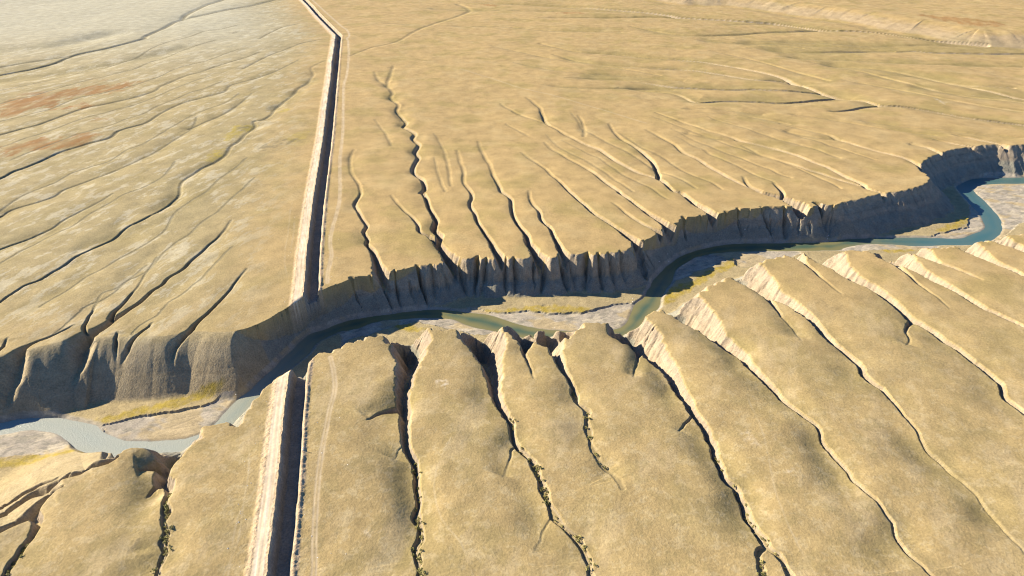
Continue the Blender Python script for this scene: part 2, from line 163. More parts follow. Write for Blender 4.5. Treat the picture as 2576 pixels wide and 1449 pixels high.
 ([(492.4,1327.1),(607.1,1304.7),(713.2,1272.3),(826.6,1261.8),(909.1,1251.5)],[(0,0.3),(1,1.5)],3.5,26,{}),
 ([(481.3,1661.3),(605.5,1669.9),(677.9,1619.7)],[(0,0.3),(1,2)],2,26,{}),
 ([(-301.7,1327.1),(-277.2,1398.7),(-234.6,1463.7),(-197.7,1619.7),(-139,1750.7),(-109.3,1849.3),(-119.7,1913.5),(-143.5,1958.6)],[(0,0.5),(1,1.4)],0.5,14,{}),
 ([(-237.1,196.9),(-238.8,209.1),(-239.8,216.9),(-239.7,223.1),(-240.3,233.5),(-241.7,241.3),(-248.1,246.4)],[(0,2.2),(0.4,2.6),(0.7,4),(1,6.5)],1.4,10,{'shr': 1, 'rel': 1}),
 ([(-242.7,264.6),(-247.6,261.9),(-249.8,256.7),(-250,251.1),(-249.9,246.7),(-253.9,243.4),(-258.4,237.1),(-265.7,233)],[(0,2),(0.12,6),(0.5,7),(1,6)],0.8,9,{'rel': 1, 'soft': 1}),
 ([(-246.1,277.3),(-250.4,271.5),(-257.7,268.4),(-265.1,265.8),(-271.3,257.3),(-277.7,251.1)],[(0,1.5),(0.12,6),(0.5,6.5),(1,5)],0.8,9,{'rel': 1, 'soft': 1}),
 ([(-234.3,278.5),(-238.5,274.8),(-243.5,273.8),(-249.3,272.7)],[(0,2),(0.3,5),(1,5)],0.5,7,{'rel': 1, 'soft': 1}),
 ([(-223.4,286),(-227.3,283.4),(-231.6,280.8),(-237.4,279.5)],[(0,2),(0.3,5),(1,5)],0.5,7,{'rel': 1, 'soft': 1}),
 ([(-254.5,277),(-264,274.5),(-273.1,271.5),(-276.5,265.4),(-284.5,261.3)],[(0,1),(0.4,4),(1,4)],0.5,8,{'rel': 1, 'soft': 1}),
 ([(-165,200.5),(-166.6,208.4),(-169.2,217),(-168.6,223.1),(-172.3,228.5),(-172.8,234.2),(-177,239.1),(-179.3,247.7),(-183.4,253.9),(-183.8,261.2),(-186.9,266.8),(-193.4,271.7),(-195.3,282.7),(-195.7,288.9),(-197.9,297.5)],[(0,1.1),(0.3,1.3),(0.5,2.2),(0.6,4.5),(0.8,9),(0.92,13),(1,26)],2.2,11,{'shr': 1}),
 ([(-195.7,259.3),(-195,264),(-194.4,270.7)],[(0,0.3),(1,4)],1.8,8,{}),
 ([(-210.5,278.6),(-206,281.7),(-199.1,284.7)],[(0,0.3),(1,9)],2.4,7,{'soft': 1}),
 ([(-183,219.2),(-189,243.4),(-191.4,259.3)],[(0,0),(1,0)],2.4,10,{}),
 ([(-39.3,200.5),(-42.7,208.4),(-44.4,217.7),(-46.9,225.4),(-45.9,230.9),(-46.2,239.1),(-49.6,245.1),(-49.7,252.1),(-50.9,264.9),(-53.4,276.6),(-55.4,286.8),(-61.3,297.5),(-64.9,309.9),(-66.2,325.4),(-68.8,335.4),(-71.9,348.6),(-70.6,351.3),(-71.1,368),(-71,381.4),(-72.9,392.3),(-73.7,402),(-78.1,410.3)],[(0,1.3),(0.16,1.7),(0.28,3.2),(0.35,3.8),(0.5,5.5),(0.7,9),(0.85,15),(1,28)],2.2,11,{'shr': 1}),
 ([(-87.1,316.9),(-81.3,325.4),(-70.8,331.6)],[(0,0.3),(1,6)],1.8,7,{}),
 ([(-67.4,286.8),(-65.4,294.3),(-61.3,297.5)],[(0,0.1),(1,0.5)],1.5,7,{}),
 ([(40.3,200.5),(38.1,208.4),(37.6,215.5),(35.7,222.3),(33.6,228.5),(30.1,234.2),(25.2,240),(21.5,246.8),(19.2,256.6),(16.1,267.8),(12.8,280.6),(9.3,287.9),(4.8,294.3),(1,304.2),(0.3,314.5),(-3,322.9),(-8,335.4),(-11.2,348.6),(-10.9,351.3),(-14,372.4),(-16.2,387.6),(-19.5,402),(-24.6,412)],[(0,1.2),(0.2,1.5),(0.4,2.4),(0.55,4),(0.7,7),(0.85,14),(1,28)],2.2,11,{'shr': 1}),
 ([(-4.8,271.7),(-1.2,284.7),(0.3,296.4),(2.6,298.6)],[(0,0.1),(1,0.9)],1.8,7,{}),
 ([(11.2,223.1),(17,238.3),(21.4,245.1)],[(0,0.05),(1,0.5)],1.8,8,{}),
 ([(14.2,358),(11.9,372.4),(10.3,381.4),(8.6,387.6),(9.7,398.7),(8,415.5)],[(0,0.4),(0.3,1.2),(0.5,2.5),(0.7,9),(1,26)],1.4,7,{}),
 ([(58.6,263.1),(57.5,270.7),(52.1,280.6),(48.5,287.9),(46.1,301.9),(45.8,315.7),(46.3,329.1),(41.2,336.7),(39.6,348.6),(39.8,351.3),(37.7,358),(33.4,372.4),(30.6,387.6),(28.4,398.7),(25.9,415.5)],[(0,0.4),(0.3,1),(0.5,1.8),(0.65,4),(0.85,9),(1,27)],2.2,10,{'shr': 1}),
 ([(40.5,403.6),(39.5,410.3),(39.6,418.9)],[(0,1),(1,18)],0.8,5,{}),
 ([(129.9,200.5),(130.2,208.4),(130.6,213.3),(129.9,218.5),(126.9,223.1),(124.8,228.5),(123.3,236.6),(122.3,246.8),(121.5,255.7),(120.8,265.9),(117.4,271.7),(116.9,283.7),(117.4,297.5),(116.6,309.9),(112.7,320.5),(111.2,331.6),(109.8,348.6),(108.1,358),(105.5,370.9),(101.7,384.4),(95.9,398.7),(90.7,407),(84.5,417.2)],[(0,1.4),(0.12,1.8),(0.3,3.6),(0.55,4.6),(0.75,8),(0.88,14),(1,27)],2.4,11,{'shr': 1, 'rw': 1}),
 ([(79.9,360.8),(83.4,372.4),(87.6,387.6),(91.1,403.6)],[(0,0.3),(0.5,0.8),(1,9)],1.2,6,{}),
 ([(117.2,204.7),(117.6,211.8),(118.9,220),(123.7,225)],[(0,1),(1,2)],0.8,7,{'shr': 1}),
 ([(99.7,308.7),(104.7,316.9),(110.8,322.9)],[(0,0.1),(1,1.8)],1.4,7,{}),
 ([(199.1,199.2),(197.3,208.4),(195.9,214),(193.6,220.8),(192.5,227.8),(193.6,238.3),(194.3,246.8),(193,253),(189.7,261.2),(187.7,269.7),(187.5,279.6),(185.3,286.8),(182.9,299.7),(184.2,311),(179.4,321.7),(176,330.4),(171.2,340.6),(170.5,348.6),(169.2,352.4),(165.3,362.2),(161.8,373.8),(160.4,387.6),(154.8,397.1),(148.4,408.6),(143.6,424.2),(136.3,435.1),(130.1,448.2)],[(0,0.9),(0.2,1.1),(0.4,1.6),(0.55,2.6),(0.7,5),(0.85,11),(1,27)],2.6,12,{'rw': 1}),
 ([(250.1,217),(249.8,228.5),(249.9,242.5),(249,258.4),(246.5,272.6),(242.8,284.7),(239.7,293.2),(241,307.6),(239.7,324.2),(239.7,338),(239.1,349.3),(237.1,352.4),(232.9,362.2),(234.1,375.3),(229.7,390.7),(226.3,405.3),(225.2,422.4),(222.4,433.2),(217.8,448.2),(213.3,462),(204.7,474.3),(199.7,489.3),(192.2,505)],[(0,0.3),(0.2,0.5),(0.35,1.2),(0.5,3.6),(0.7,5.5),(0.85,11),(1,27)],2.2,12,{'rw': 1}),
 ([(205.5,400.3),(206.2,410.3),(204.6,427.8),(203,440.6),(202.4,454.1),(204.4,470.2)],[(0,0.2),(0.5,0.8),(1,7)],2,8,{}),
 ([(260.8,466.1),(257.8,484.9),(254.6,505),(248.6,535)],[(0,0.3),(0.4,1),(0.8,4),(1,20)],0.8,7,{}),
 ([(316.5,306.4),(314.6,324.8),(313.3,339.3),(318.9,355.2),(316,372.4),(312.9,390.7),(308.7,407),(305.4,420.7),(299,433.2),(297.1,454.1),(291.8,476.4),(284.4,491.5),(278.8,509.6),(274.6,521.5),(272.5,533.7)],[(0,2.5),(0.3,3.5),(0.55,5),(0.75,8),(0.9,14),(1,26)],2,12,{'rw': 1}),
 ([(277.5,393.9),(284.2,403.6),(287.2,415.5),(298.2,429.6)],[(0,0.2),(0.5,1),(1,4)],1.6,7,{}),
 ([(335,444.4),(335.2,458),(332.3,472.2),(330.3,489.3),(328.2,507.3),(328.2,519.1),(327.1,531.2)],[(0,0.3),(0.4,1.2),(0.8,5),(1,20)],1.6,8,{}),
 ([(384.1,400.3),(375.5,419.8),(370.5,431.4),(363.4,444.4),(358.2,462),(351.7,480.7),(342.6,505),(337.3,519.1),(334.1,531.2)],[(0,3),(0.5,5),(0.8,9),(1,22)],1.2,11,{'rw': 1}),
 ([(383.4,487.1),(375.9,502.7),(366.7,516.7),(361.7,528.8),(358.7,538.8)],[(0,0.6),(0.6,4),(1,18)],0.8,8,{'rw': 1}),
 ([(431.5,470.2),(423,493.7),(420.3,502.7),(414.8,512),(410.7,523.9),(406,547.7)],[(0,3),(0.6,7),(1,20)],1,9,{'rw': 1}),
 ([(459,519.1),(451.9,538.8),(447.1,549),(440.9,562.3)],[(0,3),(1,18)],1,9,{'rw': 1}),
 ([(-506.3,1171.2),(-518.5,1136.6),(-528.1,1100.4),(-536.5,1063.5),(-544.1,1029.4),(-552.4,998.4),(-564.7,976.4),(-575.4,953.8),(-587,933.9),(-595,909.7),(-601.2,884.4),(-608.6,862.4),(-617.5,843.8),(-622,820),(-628.2,800.5),(-633.7,780.9)],[(0,0.15),(0.3,0.18),(1,0.3)],0.15,9,{}),
 ([(-472.5,1135.2),(-482.1,1092.4),(-497.2,1064.2),(-506.6,1029.7),(-516.9,995.9),(-519.1,953.9),(-529.6,928),(-537.5,900.3),(-548.8,879.2),(-560.6,860.4),(-566.6,834.4),(-574.2,812.4),(-580.5,790),(-586.1,768)],[(0,0.15),(0.3,0.18),(1,0.3)],0.15,9,{}),
 ([(-419.9,1064.7),(-423.1,1012.1),(-436.6,979.1),(-446.6,943.4),(-453,903.4),(-455.2,860.2),(-458.4,825.1),(-468.6,800.6),(-468.2,763),(-481,746.4),(-491.4,727.9),(-494,699.8),(-500.1,678.5),(-506.2,658.5),(-506.7,632.7),(-508.8,610.2),(-516,595.7)],[(0,0.15),(0.3,0.18),(1,0.3)],0.2,9,{}),
 ([(-392.4,763.4),(-385.2,716.6),(-389.7,685.2),(-400.2,664.8),(-407.4,641.6),(-413.3,618.3),(-415,590.8),(-423.8,575),(-427.8,554),(-433.3,536.2),(-436.4,516.7),(-439.4,498.6),(-444.7,483.9)],[(0,0.15),(0.3,0.18),(1,0.3)],0.2,9,{}),
 ([(-313,776.4),(-316.1,740.2),(-320,711.1),(-321,673.6),(-327.4,647.7),(-331.4,618.2),(-324.2,579.3),(-328.7,559.4),(-334.4,540.4),(-340.7,524.6),(-345.2,506.8),(-351.8,493.1),(-354.5,475.3),(-359.3,461.8),(-362.8,446.6)],[(0,0.15),(0.3,0.18),(1,0.3)],0.25,8,{}),
 ([(-284.1,713.6),(-285.3,679.2),(-288.6,659.7),(-290.1,629.3),(-293.7,612.7),(-297.5,594.8),(-299.3,568.9),(-303.8,553.2),(-307.3,533.9),(-305.9,513.6),(-309,496.6),(-315.2,487.6),(-316.8,467.9),(-320.7,456),(-326.7,447.4),(-328.1,433.9),(-328,419),(-329.5,406.4)],[(0,0.15),(0.3,0.18),(1,0.3)],0.25,8,{}),
 ([(-250.2,544.9),(-251.5,530.6),(-253.1,517.6),(-254.3,504.6),(-254.5,491.1),(-257.6,481.3),(-259.4,470.9),(-261.8,461),(-265.3,452.4),(-266.2,442),(-266.7,432.6),(-271.4,425.6),(-274.3,417.9),(-274.8,409.5)],[(0,0.15),(0.3,0.18),(1,0.3)],0.3,8,{}),
 ([(-620.8,1645.8),(-642.1,1597.2),(-669.5,1571),(-679.1,1496.7),(-695.3,1456.2),(-700.6,1393.9),(-697.3,1319.9),(-709,1277.1),(-722.5,1241.6),(-740.3,1217.2),(-754.3,1188.7),(-760.6,1149.5),(-773.6,1123.3),(-784.3,1094.9),(-797.9,1072.9),(-805.3,1043.6),(-818.2,1023.6),(-824.6,996.3)],[(0,0.15),(0.3,0.21),(1,0.35)],0.4,20,{}),
 ([(-609,1476.4),(-625.3,1426.1),(-640.3,1382.7),(-644.3,1319.6),(-654.1,1276.6),(-658.3,1225.7),(-673.1,1196.6),(-686.2,1165.6),(-700.5,1139.6),(-710.8,1109.5),(-717.9,1076.4),(-725.7,1046.2),(-739.7,1027.3),(-750.3,1004.5),(-761.6,984.4),(-766.4,956.6),(-776.7,937.4),(-783.2,914.8)],[(0,0.15),(0.3,0.21),(1,0.35)],0.4,20,{}),
 ([(-532.4,1383),(-545.6,1333.4),(-557.3,1287.8),(-574.2,1258.2),(-586.2,1223.6),(-589.7,1173.1),(-599,1137.8),(-608.2,1104.7),(-622.3,1082.4),(-635.3,1059.1),(-651.9,1044.9),(-658.6,1014.3),(-661.7,980.1),(-672.3,960.3),(-680.8,937.8),(-693.6,923.3),(-698.8,898.9),(-703,874.8),(-711.7,857.7),(-716.4,836.5)],[(0,0.15),(0.3,0.21),(1,0.35)],0.4,20,{}),
 ([(63.1,839),(72.7,820),(82.2,803.5),(91.9,788.1),(101.3,774),(108.9,754.9),(116.2,736.2),(123.7,720.2),(131.5,706.6),(139.4,694.3),(147.2,682.6),(153.1,666.5),(158.8,653.1)],[(0,0.15),(0.3,0.36),(1,0.6)],0.4,7,{}),
 ([(43.9,863.3),(50.4,839.3),(57.2,815.8),(65.5,799.9),(73.6,784.6),(81.5,771.8),(89.4,757.5),(96.6,743.1),(103.3,728.9),(109.1,711.6),(115.7,698.9),(121.4,685.1),(126.8,671.6)],[(0,0.15),(0.3,0.36),(1,0.6)],0.4,7,{}),
 ([(83.1,956.8),(89.8,919.4),(93.5,885),(103.3,863.2),(113.3,840.3),(122.4,821.4),(134.2,804.5),(140.8,790.2),(149.6,769.8),(156.5,751.2),(163,736.4),(173.7,722.6),(181.6,711.3),(187.7,700.8),(195.8,683.2)],[(0,0.15),(0.3,0.42),(1,0.7)],0.4,8,{}),
 ([(133.1,889.3),(140.7,862.3),(148,842.9),(153.3,822.4),(161.1,805.9),(172.2,790),(179.4,775.1),(184.2,758.3),(188.9,742.5),(194.9,728.9),(202.4,716.1),(211.8,704.8),(217.6,694.7),(222,681.1)],[(0,0.15),(0.3,0.42),(1,0.7)],0.4,8,{}),
 ([(208.8,852.7),(217.5,837.3),(223,818.1),(233.2,806.8),(237.7,790.1),(245.2,777.2),(251.8,763.9),(259,751.3),(264.6,738.1),(269.7,724.7),(275.5,713),(283.9,703.3)],[(0,0.15),(0.3,0.48),(1,0.8)],0.5,9,{}),
 ([(209,883.3),(218.3,866.4),(225.9,847.6),(234.2,830.5),(244,817.7),(251.8,802.5),(260.1,789.8),(269.5,778.3),(276,764.2),(283.8,751.5),(292.4,739.1),(298,725.9),(307.2,715.1)],[(0,0.15),(0.3,0.48),(1,0.8)],0.5,9,{}),
 ([(195.7,938),(208,920.3),(218.5,900.1),(229.6,882.5),(239.8,864.5),(250.5,848.7),(260.5,834.2),(269.7,818.1),(280.6,806.9),(289.9,794.8),(302,783.9),(310.3,770.2),(317.8,755.3),(325.6,741.6),(332.2,727.9),(338.8,713.1),(346.8,700.1),(350.6,685.5)],[(0,0.15),(0.3,0.48),(1,0.8)],0.5,9,{}),
 ([(270.6,937.6),(277.6,923.3),(288.6,908.3),(298.9,893.7),(309.9,879.9),(317.4,868.1),(328.1,857.1),(335.5,843),(345.1,832.7),(354.7,823),(364.2,811.9),(373.1,800.4),(378.7,787),(386.3,775.3)],[(0,0.15),(0.3,0.48),(1,0.8)],0.6,10,{}),
 ([(332.7,900.7),(340.7,889.7),(348.8,879.4),(357.4,870.1),(366.6,861.3),(371.2,849.2),(379.5,839.1),(386.8,829.7),(391.6,819.2),(400.8,809.7),(405.8,798.8),(412.5,789.5),(419.2,780.5),(425.4,770.9)],[(0,0.15),(0.3,0.48),(1,0.8)],0.6,10,{}),
 ([(130.3,1362),(228.2,1338.6),(312.6,1293.7)],[(0,0.2),(0.5,0.96),(1,1.2)],1.5,20,{}),
 ([(624.2,1183.2),(695.4,1169.4),(736.8,1125.4),(798.7,1104.4)],[(0,0.2),(0.5,1.44),(1,1.8)],2.5,24,{}),
 ([(380,1374.1),(436.2,1304.7),(480.6,1221.4),(520.2,1147)],[(0,0.2),(0.5,0.96),(1,1.2)],1.5,22,{}),
 ([(529.9,1293.7),(595.8,1221.4),(642.4,1129.6),(691.9,1064.6),(760.5,1019.9)],[(0,0.2),(0.5,1.44),(1,1.8)],2.5,24,{}),
 ([(542,1147),(604.9,1096.3),(655,1034.4),(729.6,971.7)],[(0,0.2),(0.5,1.28),(1,1.6)],2.2,22,{}),
 ([(634,1112.7),(696.3,1072.3),(779.4,1049.3)],[(0,0.2),(0.5,1.28),(1,1.6)],2,22,{}),
 ([(3.2,1272.3),(93.9,1202),(182.2,1183.2),(281.1,1147)],[(0,0.2),(0.5,0.96),(1,1.2)],1.8,20,{}),
 ([(45.3,1112.7),(128.6,1096.3),(213.8,1104.4),(254.3,1096.3)],[(0,0.2),(0.5,0.96),(1,1.2)],2,20,{}),
 ([(514.7,1477.4),(618.7,1463.7),(741.7,1437.1),(874.8,1437.1),(1011.6,1411.2)],[(0,0.2),(0.5,1.28),(1,1.6)],3,30,{}),
 ([(378.2,1477.4),(479.4,1450.3),(572.5,1411.2)],[(0,0.2),(0.5,1.12),(1,1.4)],2.5,28,{}),
 ([(387.3,952.2),(442.2,927.3),(489.3,891.8),(544.9,864)],[(0,0.2),(0.5,0.96),(1,1.2)],1,12,{}),
 ([(469.4,927.3),(527.3,897.6),(599.4,869.5),(653.7,853.3)],[(0,0.2),(0.5,1.12),(1,1.4)],1.2,14,{}),
 ([(258.8,958.6),(327.9,939.6),(372.4,909.3)],[(0,0.2),(0.5,0.8),(1,1)],1,12,{}),
 ([(-234.7,1891.7),(-97,1870.3),(71.4,1849.3),(268.1,1818.7)],[(0,0.2),(0.5,0.96),(1,1.2)],2,36,{}),
 ([(-302.3,1678.5),(-176.4,1644.4),(-25.8,1627.9),(90.9,1579.9),(233.8,1564.5)],[(0,0.2),(0.5,0.8),(1,1)],1.6,30,{}),
 ([(-49.3,1424),(52.9,1327.1),(166.7,1241.3),(249.4,1183.2)],[(0,0.2),(0.5,0.72),(1,0.9)],1.2,16,{}),
 ([(244.3,978.3),(299.6,971.7),(350.2,952.2)],[(0,0.2),(0.5,0.72),(1,0.9)],1,12,{}),
 ([(-100.9,869.5),(-86,817.5),(-73.9,748.7),(-64.8,688.8)],[(0,0.2),(0.5,0.48),(1,0.6)],0.8,9,{}),
 ([(-188.2,927.3),(-164.5,869.5),(-148.1,817.5)],[(0,0.2),(0.5,0.4),(1,0.5)],0.7,8,{}),
 ([(-92.1,779.6),(-84.9,736),(-70.7,674.2)],[(0,0.2),(0.5,0.4),(1,0.5)],0.7,8,{})]
CANAL = [(-89.6,118.7),(-102.9,178.6),(-109,208.3),(-121.3,270.8),(-138.5,351.3),(-155.7,452),(-176.6,549.4),(-200.9,671.2),(-237.9,870.3),(-292.3,1147.3),(-354.1,1461.2),(-365.2,1520),(-370.7,1537.6),(-385.6,1573.9),(-459.6,1752.7),(-569.8,2030.1),(-805.6,2584.9),(-1336.7,3734.8)]
TRACKS = [[(-90.9,184.8),(-93,208.4),(-97.3,227),(-102.5,252.1),(-106.4,275.6),(-109.7,301.9),(-111.9,325.4),(-113,343.2),(-114.8,352.4),(-119.1,366.5),(-124.3,379.9)],
 [(-149.4,480.7),(-153.5,500.4),(-157.1,528.8),(-164.1,554.3),(-169.2,587.5),(-173.5,627.2),(-180.3,671.2),(-201.6,770.5),(-219.5,869.5),(-244.5,991.8),(-269.4,1112.7),(-279.3,1183.2),(-300.8,1304.7),(-334.7,1463.7),(-343.1,1491.3),(-344.9,1527.1),(-364.7,1595.6),(-385.1,1636.1),(-466,1828.8),(-549.5,2030.1),(-635.7,2246.4)]]
FOOT_PATH = [(-89.1,1221.4),(-55.3,1183.2),(-23.2,1142.6),(13.3,1096.3),(63.2,1049.3),(99.9,1005.7),(142.6,958.6),(180.9,909.3)]
TRAILS = [[(-152.2,331.6),(-142,291),(-137,261.2),(-140.1,243.4),(-133.1,208.4)],
 [(-153.2,299.7),(-144.4,270.7),(-139.5,247.7),(-135.1,227),(-134.9,208.4)],
 [(-124.9,348.6),(-122.7,343.2),(-121.6,336.7)],
 [(-223.4,643.5),(-208.5,576.1),(-196.1,523.9),(-182.3,482.8)],
 [(-210.7,611.4),(-201.3,567.8),(-197.1,543.9)],
 [(-365.5,1627.9),(-378.8,1678.5),(-380.9,1750.7),(-360.4,1760.2)],
 [(-17.8,208.4),(-25.2,227),(-35.8,243.4),(-42.5,270.7),(-36.2,301.9)],
 [(142,208.4),(140.1,235),(140.8,261.2),(148,301.9),(149.4,338)]]
FAR_SCARP = [(150.9,2188.4),(365.7,2067.6),(458.7,1981.9),(574.1,1947.1),(644.5,1891.7),(687.5,1818.7),(743.6,1750.7),(795.9,1687.3),(826.2,1619.7),(872.5,1564.5),(914.3,1484.3),(958.6,1443.6),(1023.9,1430.5),(1122.6,1411.2),(1362.6,1386.3)]
SHRUB_WHERE = [(0.05, 0.6, 34, 'the gully at the lower left corner'), (0.1, 0.62, 44, 'the gully left of the canal'), (0.04, 0.42, 48, 'the first near gully right of the canal'), (0.03, 0.58, 46, 'the second near gully right of the canal'), (0.1, 0.6, 16, 'the third near gully right of the canal'), (0.02, 0.5, 26, 'the near gully that forks at the bottom edge'), (0.0, 0.9, 10, 'the left fork of the gully at the bottom edge')]
POST = (-118.7,289.5)

WATER_Z = -30.0
# ------------------------------------------------------------------ noise
_ga = rng.random(65536) * 2 * np.pi
_gx, _gy = np.cos(_ga).astype(np.float32), np.sin(_ga).astype(np.float32)
_pool = ThreadPoolExecutor(4)
def _perlin(x, y, seed):
    xi = np.floor(x); yi = np.floor(y)
    xf = x - xi; yf = y - yi
    xi = (xi.astype(np.int32) + seed * 131) & 255; yi = (yi.astype(np.int32) + seed * 57) & 255
    x1 = (xi + 1) & 255; r0 = yi << 8; r1 = ((yi + 1) & 255) << 8
    u = xf * xf * xf * (xf * (xf * 6 - 15) + 10)
    v = yf * yf * yf * (yf * (yf * 6 - 15) + 10)
    xg = xf - 1; yg = yf - 1
    k = r0 | xi; a = _gx[k] * xf + _gy[k] * yf
    k = r0 | x1; b = _gx[k] * xg + _gy[k] * yf
    a += (b - a) * u
    k = r1 | xi; c = _gx[k] * xf + _gy[k] * yg
    k = r1 | x1; b = _gx[k] * xg + _gy[k] * yg
    c += (b - c) * u
    a += (c - a) * v
    a *= 1.5
    return a
def perlin(x, y, seed=0):
    x, y = np.broadcast_arrays(np.asarray(x, np.float32), np.asarray(y, np.float32))
    if x.ndim == 2 and x.size > 60000:
        cut = np.linspace(0, x.shape[0], 9).astype(int)
        return np.concatenate(list(_pool.map(lambda ab: _perlin(x[ab[0]:ab[1]], y[ab[0]:ab[1]], seed), zip(cut[:-1], cut[1:]))), 0)
    return _perlin(x, y, seed)
def fbm(x, y, lam, octs=3, seed=0, gain=.5):
    r = 0; a = 1.0
    for o in range(octs):
        r = r + a * perlin(x / lam, y / lam, seed + o * 7)
        lam *= .48; a *= gain
    return r
def sstep(a, b, x):
    t = np.clip((x - a) / (b - a), 0, 1)
    return t * t * (3 - 2 * t)
def smin(a, b, k):
    h = np.clip(.5 + .5 * (b - a) / k, 0, 1)
    return b + (a - b) * h - k * h * (1 - h)

# ------------------------------------------------------------------ terrain sheet: mesh spacing grows with distance from the viewpoint
cp, sp = math.cos(PITCH), math.sin(PITCH)
def row(y):            # line of sight -> distance on the plateau
    u = (724.5 - y) / 1728.0
    return CAM_H * (cp + u * sp) / (sp - u * cp)
yl = np.concatenate([np.arange(1700, 1470, -3.2), np.arange(1470, 1150, -1.75), np.arange(1150, 330, -1.18), np.arange(330, -8, -0.95), np.arange(-8, -140, -4)])
Yr = row(yl)
step = Yr[-1] - Yr[-2]
far = []; yy = Yr[-1]
while yy < 9000: step *= 1.12; yy += step; far.append(yy)
near = []; yy = Yr[0]; step = Yr[1] - Yr[0]
while yy > -1500: step *= 1.15; yy -= step; near.append(yy)
Yr = np.concatenate([near[::-1], Yr, far])
ui = np.arange(-1.10, 1.1001, 2.0 / 1050)
side = []; uu = 1.10; st = 2.0 / 1050
while uu < 3.2: st *= 1.12; uu += st; side.append(uu)
side = np.array(side)
ui = np.concatenate([-side[::-1], ui, side])
Wd = np.maximum((Yr * cp + CAM_H * sp) * (1288 / 1728.0), 140.0)
NR_, NC_ = len(Yr), len(ui)
X = (Wd[:, None] * ui[None, :]).astype(np.float32)
Y = np.repeat(Yr[:, None], NC_, 1).astype(np.float32)
SPC = np.gradient(Yr).astype(np.float32)
print('grid', NR_, NC_, NR_ * NC_)

def window(x0, x1, y0, y1):
    j0, j1 = np.searchsorted(Yr, y0), np.searchsorted(Yr, y1)
    if j1 - j0 < 1: return None
    c = [x / w for x in (x0, x1) for w in (Wd[j0], Wd[min(j1, NR_ - 1)])]
    i0, i1 = np.searchsorted(ui, min(c)), np.searchsorted(ui, max(c))
    if i1 - i0 < 1: return None
    return j0, j1, i0, i1

def spline(pts, step, jit=0.0, lam=8.0, seed=0, extra=None):
    """Catmull-Rom through pts, resampled; extra = per-point values carried along."""
    P = np.array(pts, float); n = len(P)
    E = np.array(extra, float) if extra is not None else np.zeros((n, 1))
    if E.ndim == 1: E = E[:, None]
    out = []; oe = []
    for i in range(n - 1):
        p0, p1, p2, p3 = P[max(i - 1, 0)], P[i], P[i + 1], P[min(i + 2, n - 1)]
        L = np.hypot(*(p2 - p1)); m = max(1, int(L / max(step, 0.004 * abs((p1[1] + p2[1]) / 2))))
        m = min(m, 60)
        for k in range(m):
            t = k / m
            out.append(.5 * ((2 * p1) + (-p0 + p2) * t + (2 * p0 - 5 * p1 + 4 * p2 - p3) * t * t + (-p0 + 3 * p1 - 3 * p2 + p3) * t ** 3))
            oe.append(E[i] * (1 - t) + E[i + 1] * t)
    out.append(P[-1]); oe.append(E[-1])
    out = np.array(out); oe = np.array(oe)
    s = np.concatenate([[0], np.cumsum(np.hypot(*np.diff(out, axis=0).T))])
    if jit:
        tg = np.gradient(out, axis=0); tg /= np.maximum(np.hypot(tg[:, 0], tg[:, 1]), 1e-6)[:, None]
        lv = np.maximum(lam, .03 * np.abs(out[:, 1])); q = np.concatenate([[0], np.cumsum(np.diff(s) / lv[1:])])
        nz = perlin(q, np.full_like(s, .5), seed) + .6 * perlin(q / .42, np.full_like(s, .5), seed + 3) * (lv < 1.6 * lam)
        out[:, 0] += -tg[:, 1] * nz * jit; out[:, 1] += tg[:, 0] * nz * jit
    return out, s, oe

def nearest(P, s, R):
    """distance, arclength, side (+ right of travel) from a polyline, inside a window of radius R"""
    w = window(P[:, 0].min() - R, P[:, 0].max() + R, P[:, 1].min() - R, P[:, 1].max() + R)
    if w is None: return None
    j0, j1, i0, i1 = w
    D = np.full((j1 - j0, i1 - i0), 1e9, np.float32); S = np.zeros_like(D); SD = np.zeros_like(D)
    for k in range(len(P) - 1):
        a, b = P[k], P[k + 1]
        q = window(min(a[0], b[0]) - R, max(a[0], b[0]) + R, min(a[1], b[1]) - R, max(a[1], b[1]) + R)
        if q is None: continue
        ja, jb, ia, ib = max(q[0], j0), min(q[1], j1), max(q[2], i0), min(q[3], i1)
        if jb <= ja or ib <= ia: continue
        x = X[ja:jb, ia:ib] - a[0]; y = Y[ja:jb, ia:ib] - a[1]
        dx, dy = b - a; L2 = dx * dx + dy * dy + 1e-9
        t = np.clip((x * dx + y * dy) / L2, 0, 1)
        ex = x - t * dx; ey = y - t * dy
        d = np.sqrt(ex * ex + ey * ey)
        sl = (slice(ja - j0, jb - j0), slice(ia - i0, ib - i0))
        m = d < D[sl]
        D[sl][m] = d[m]; S[sl][m] = (s[k] + t * math.sqrt(L2))[m]; SD[sl][m] = np.sign(dy * x - dx * y)[m]
    return (slice(j0, j1), slice(i0, i1)), D, S, SD

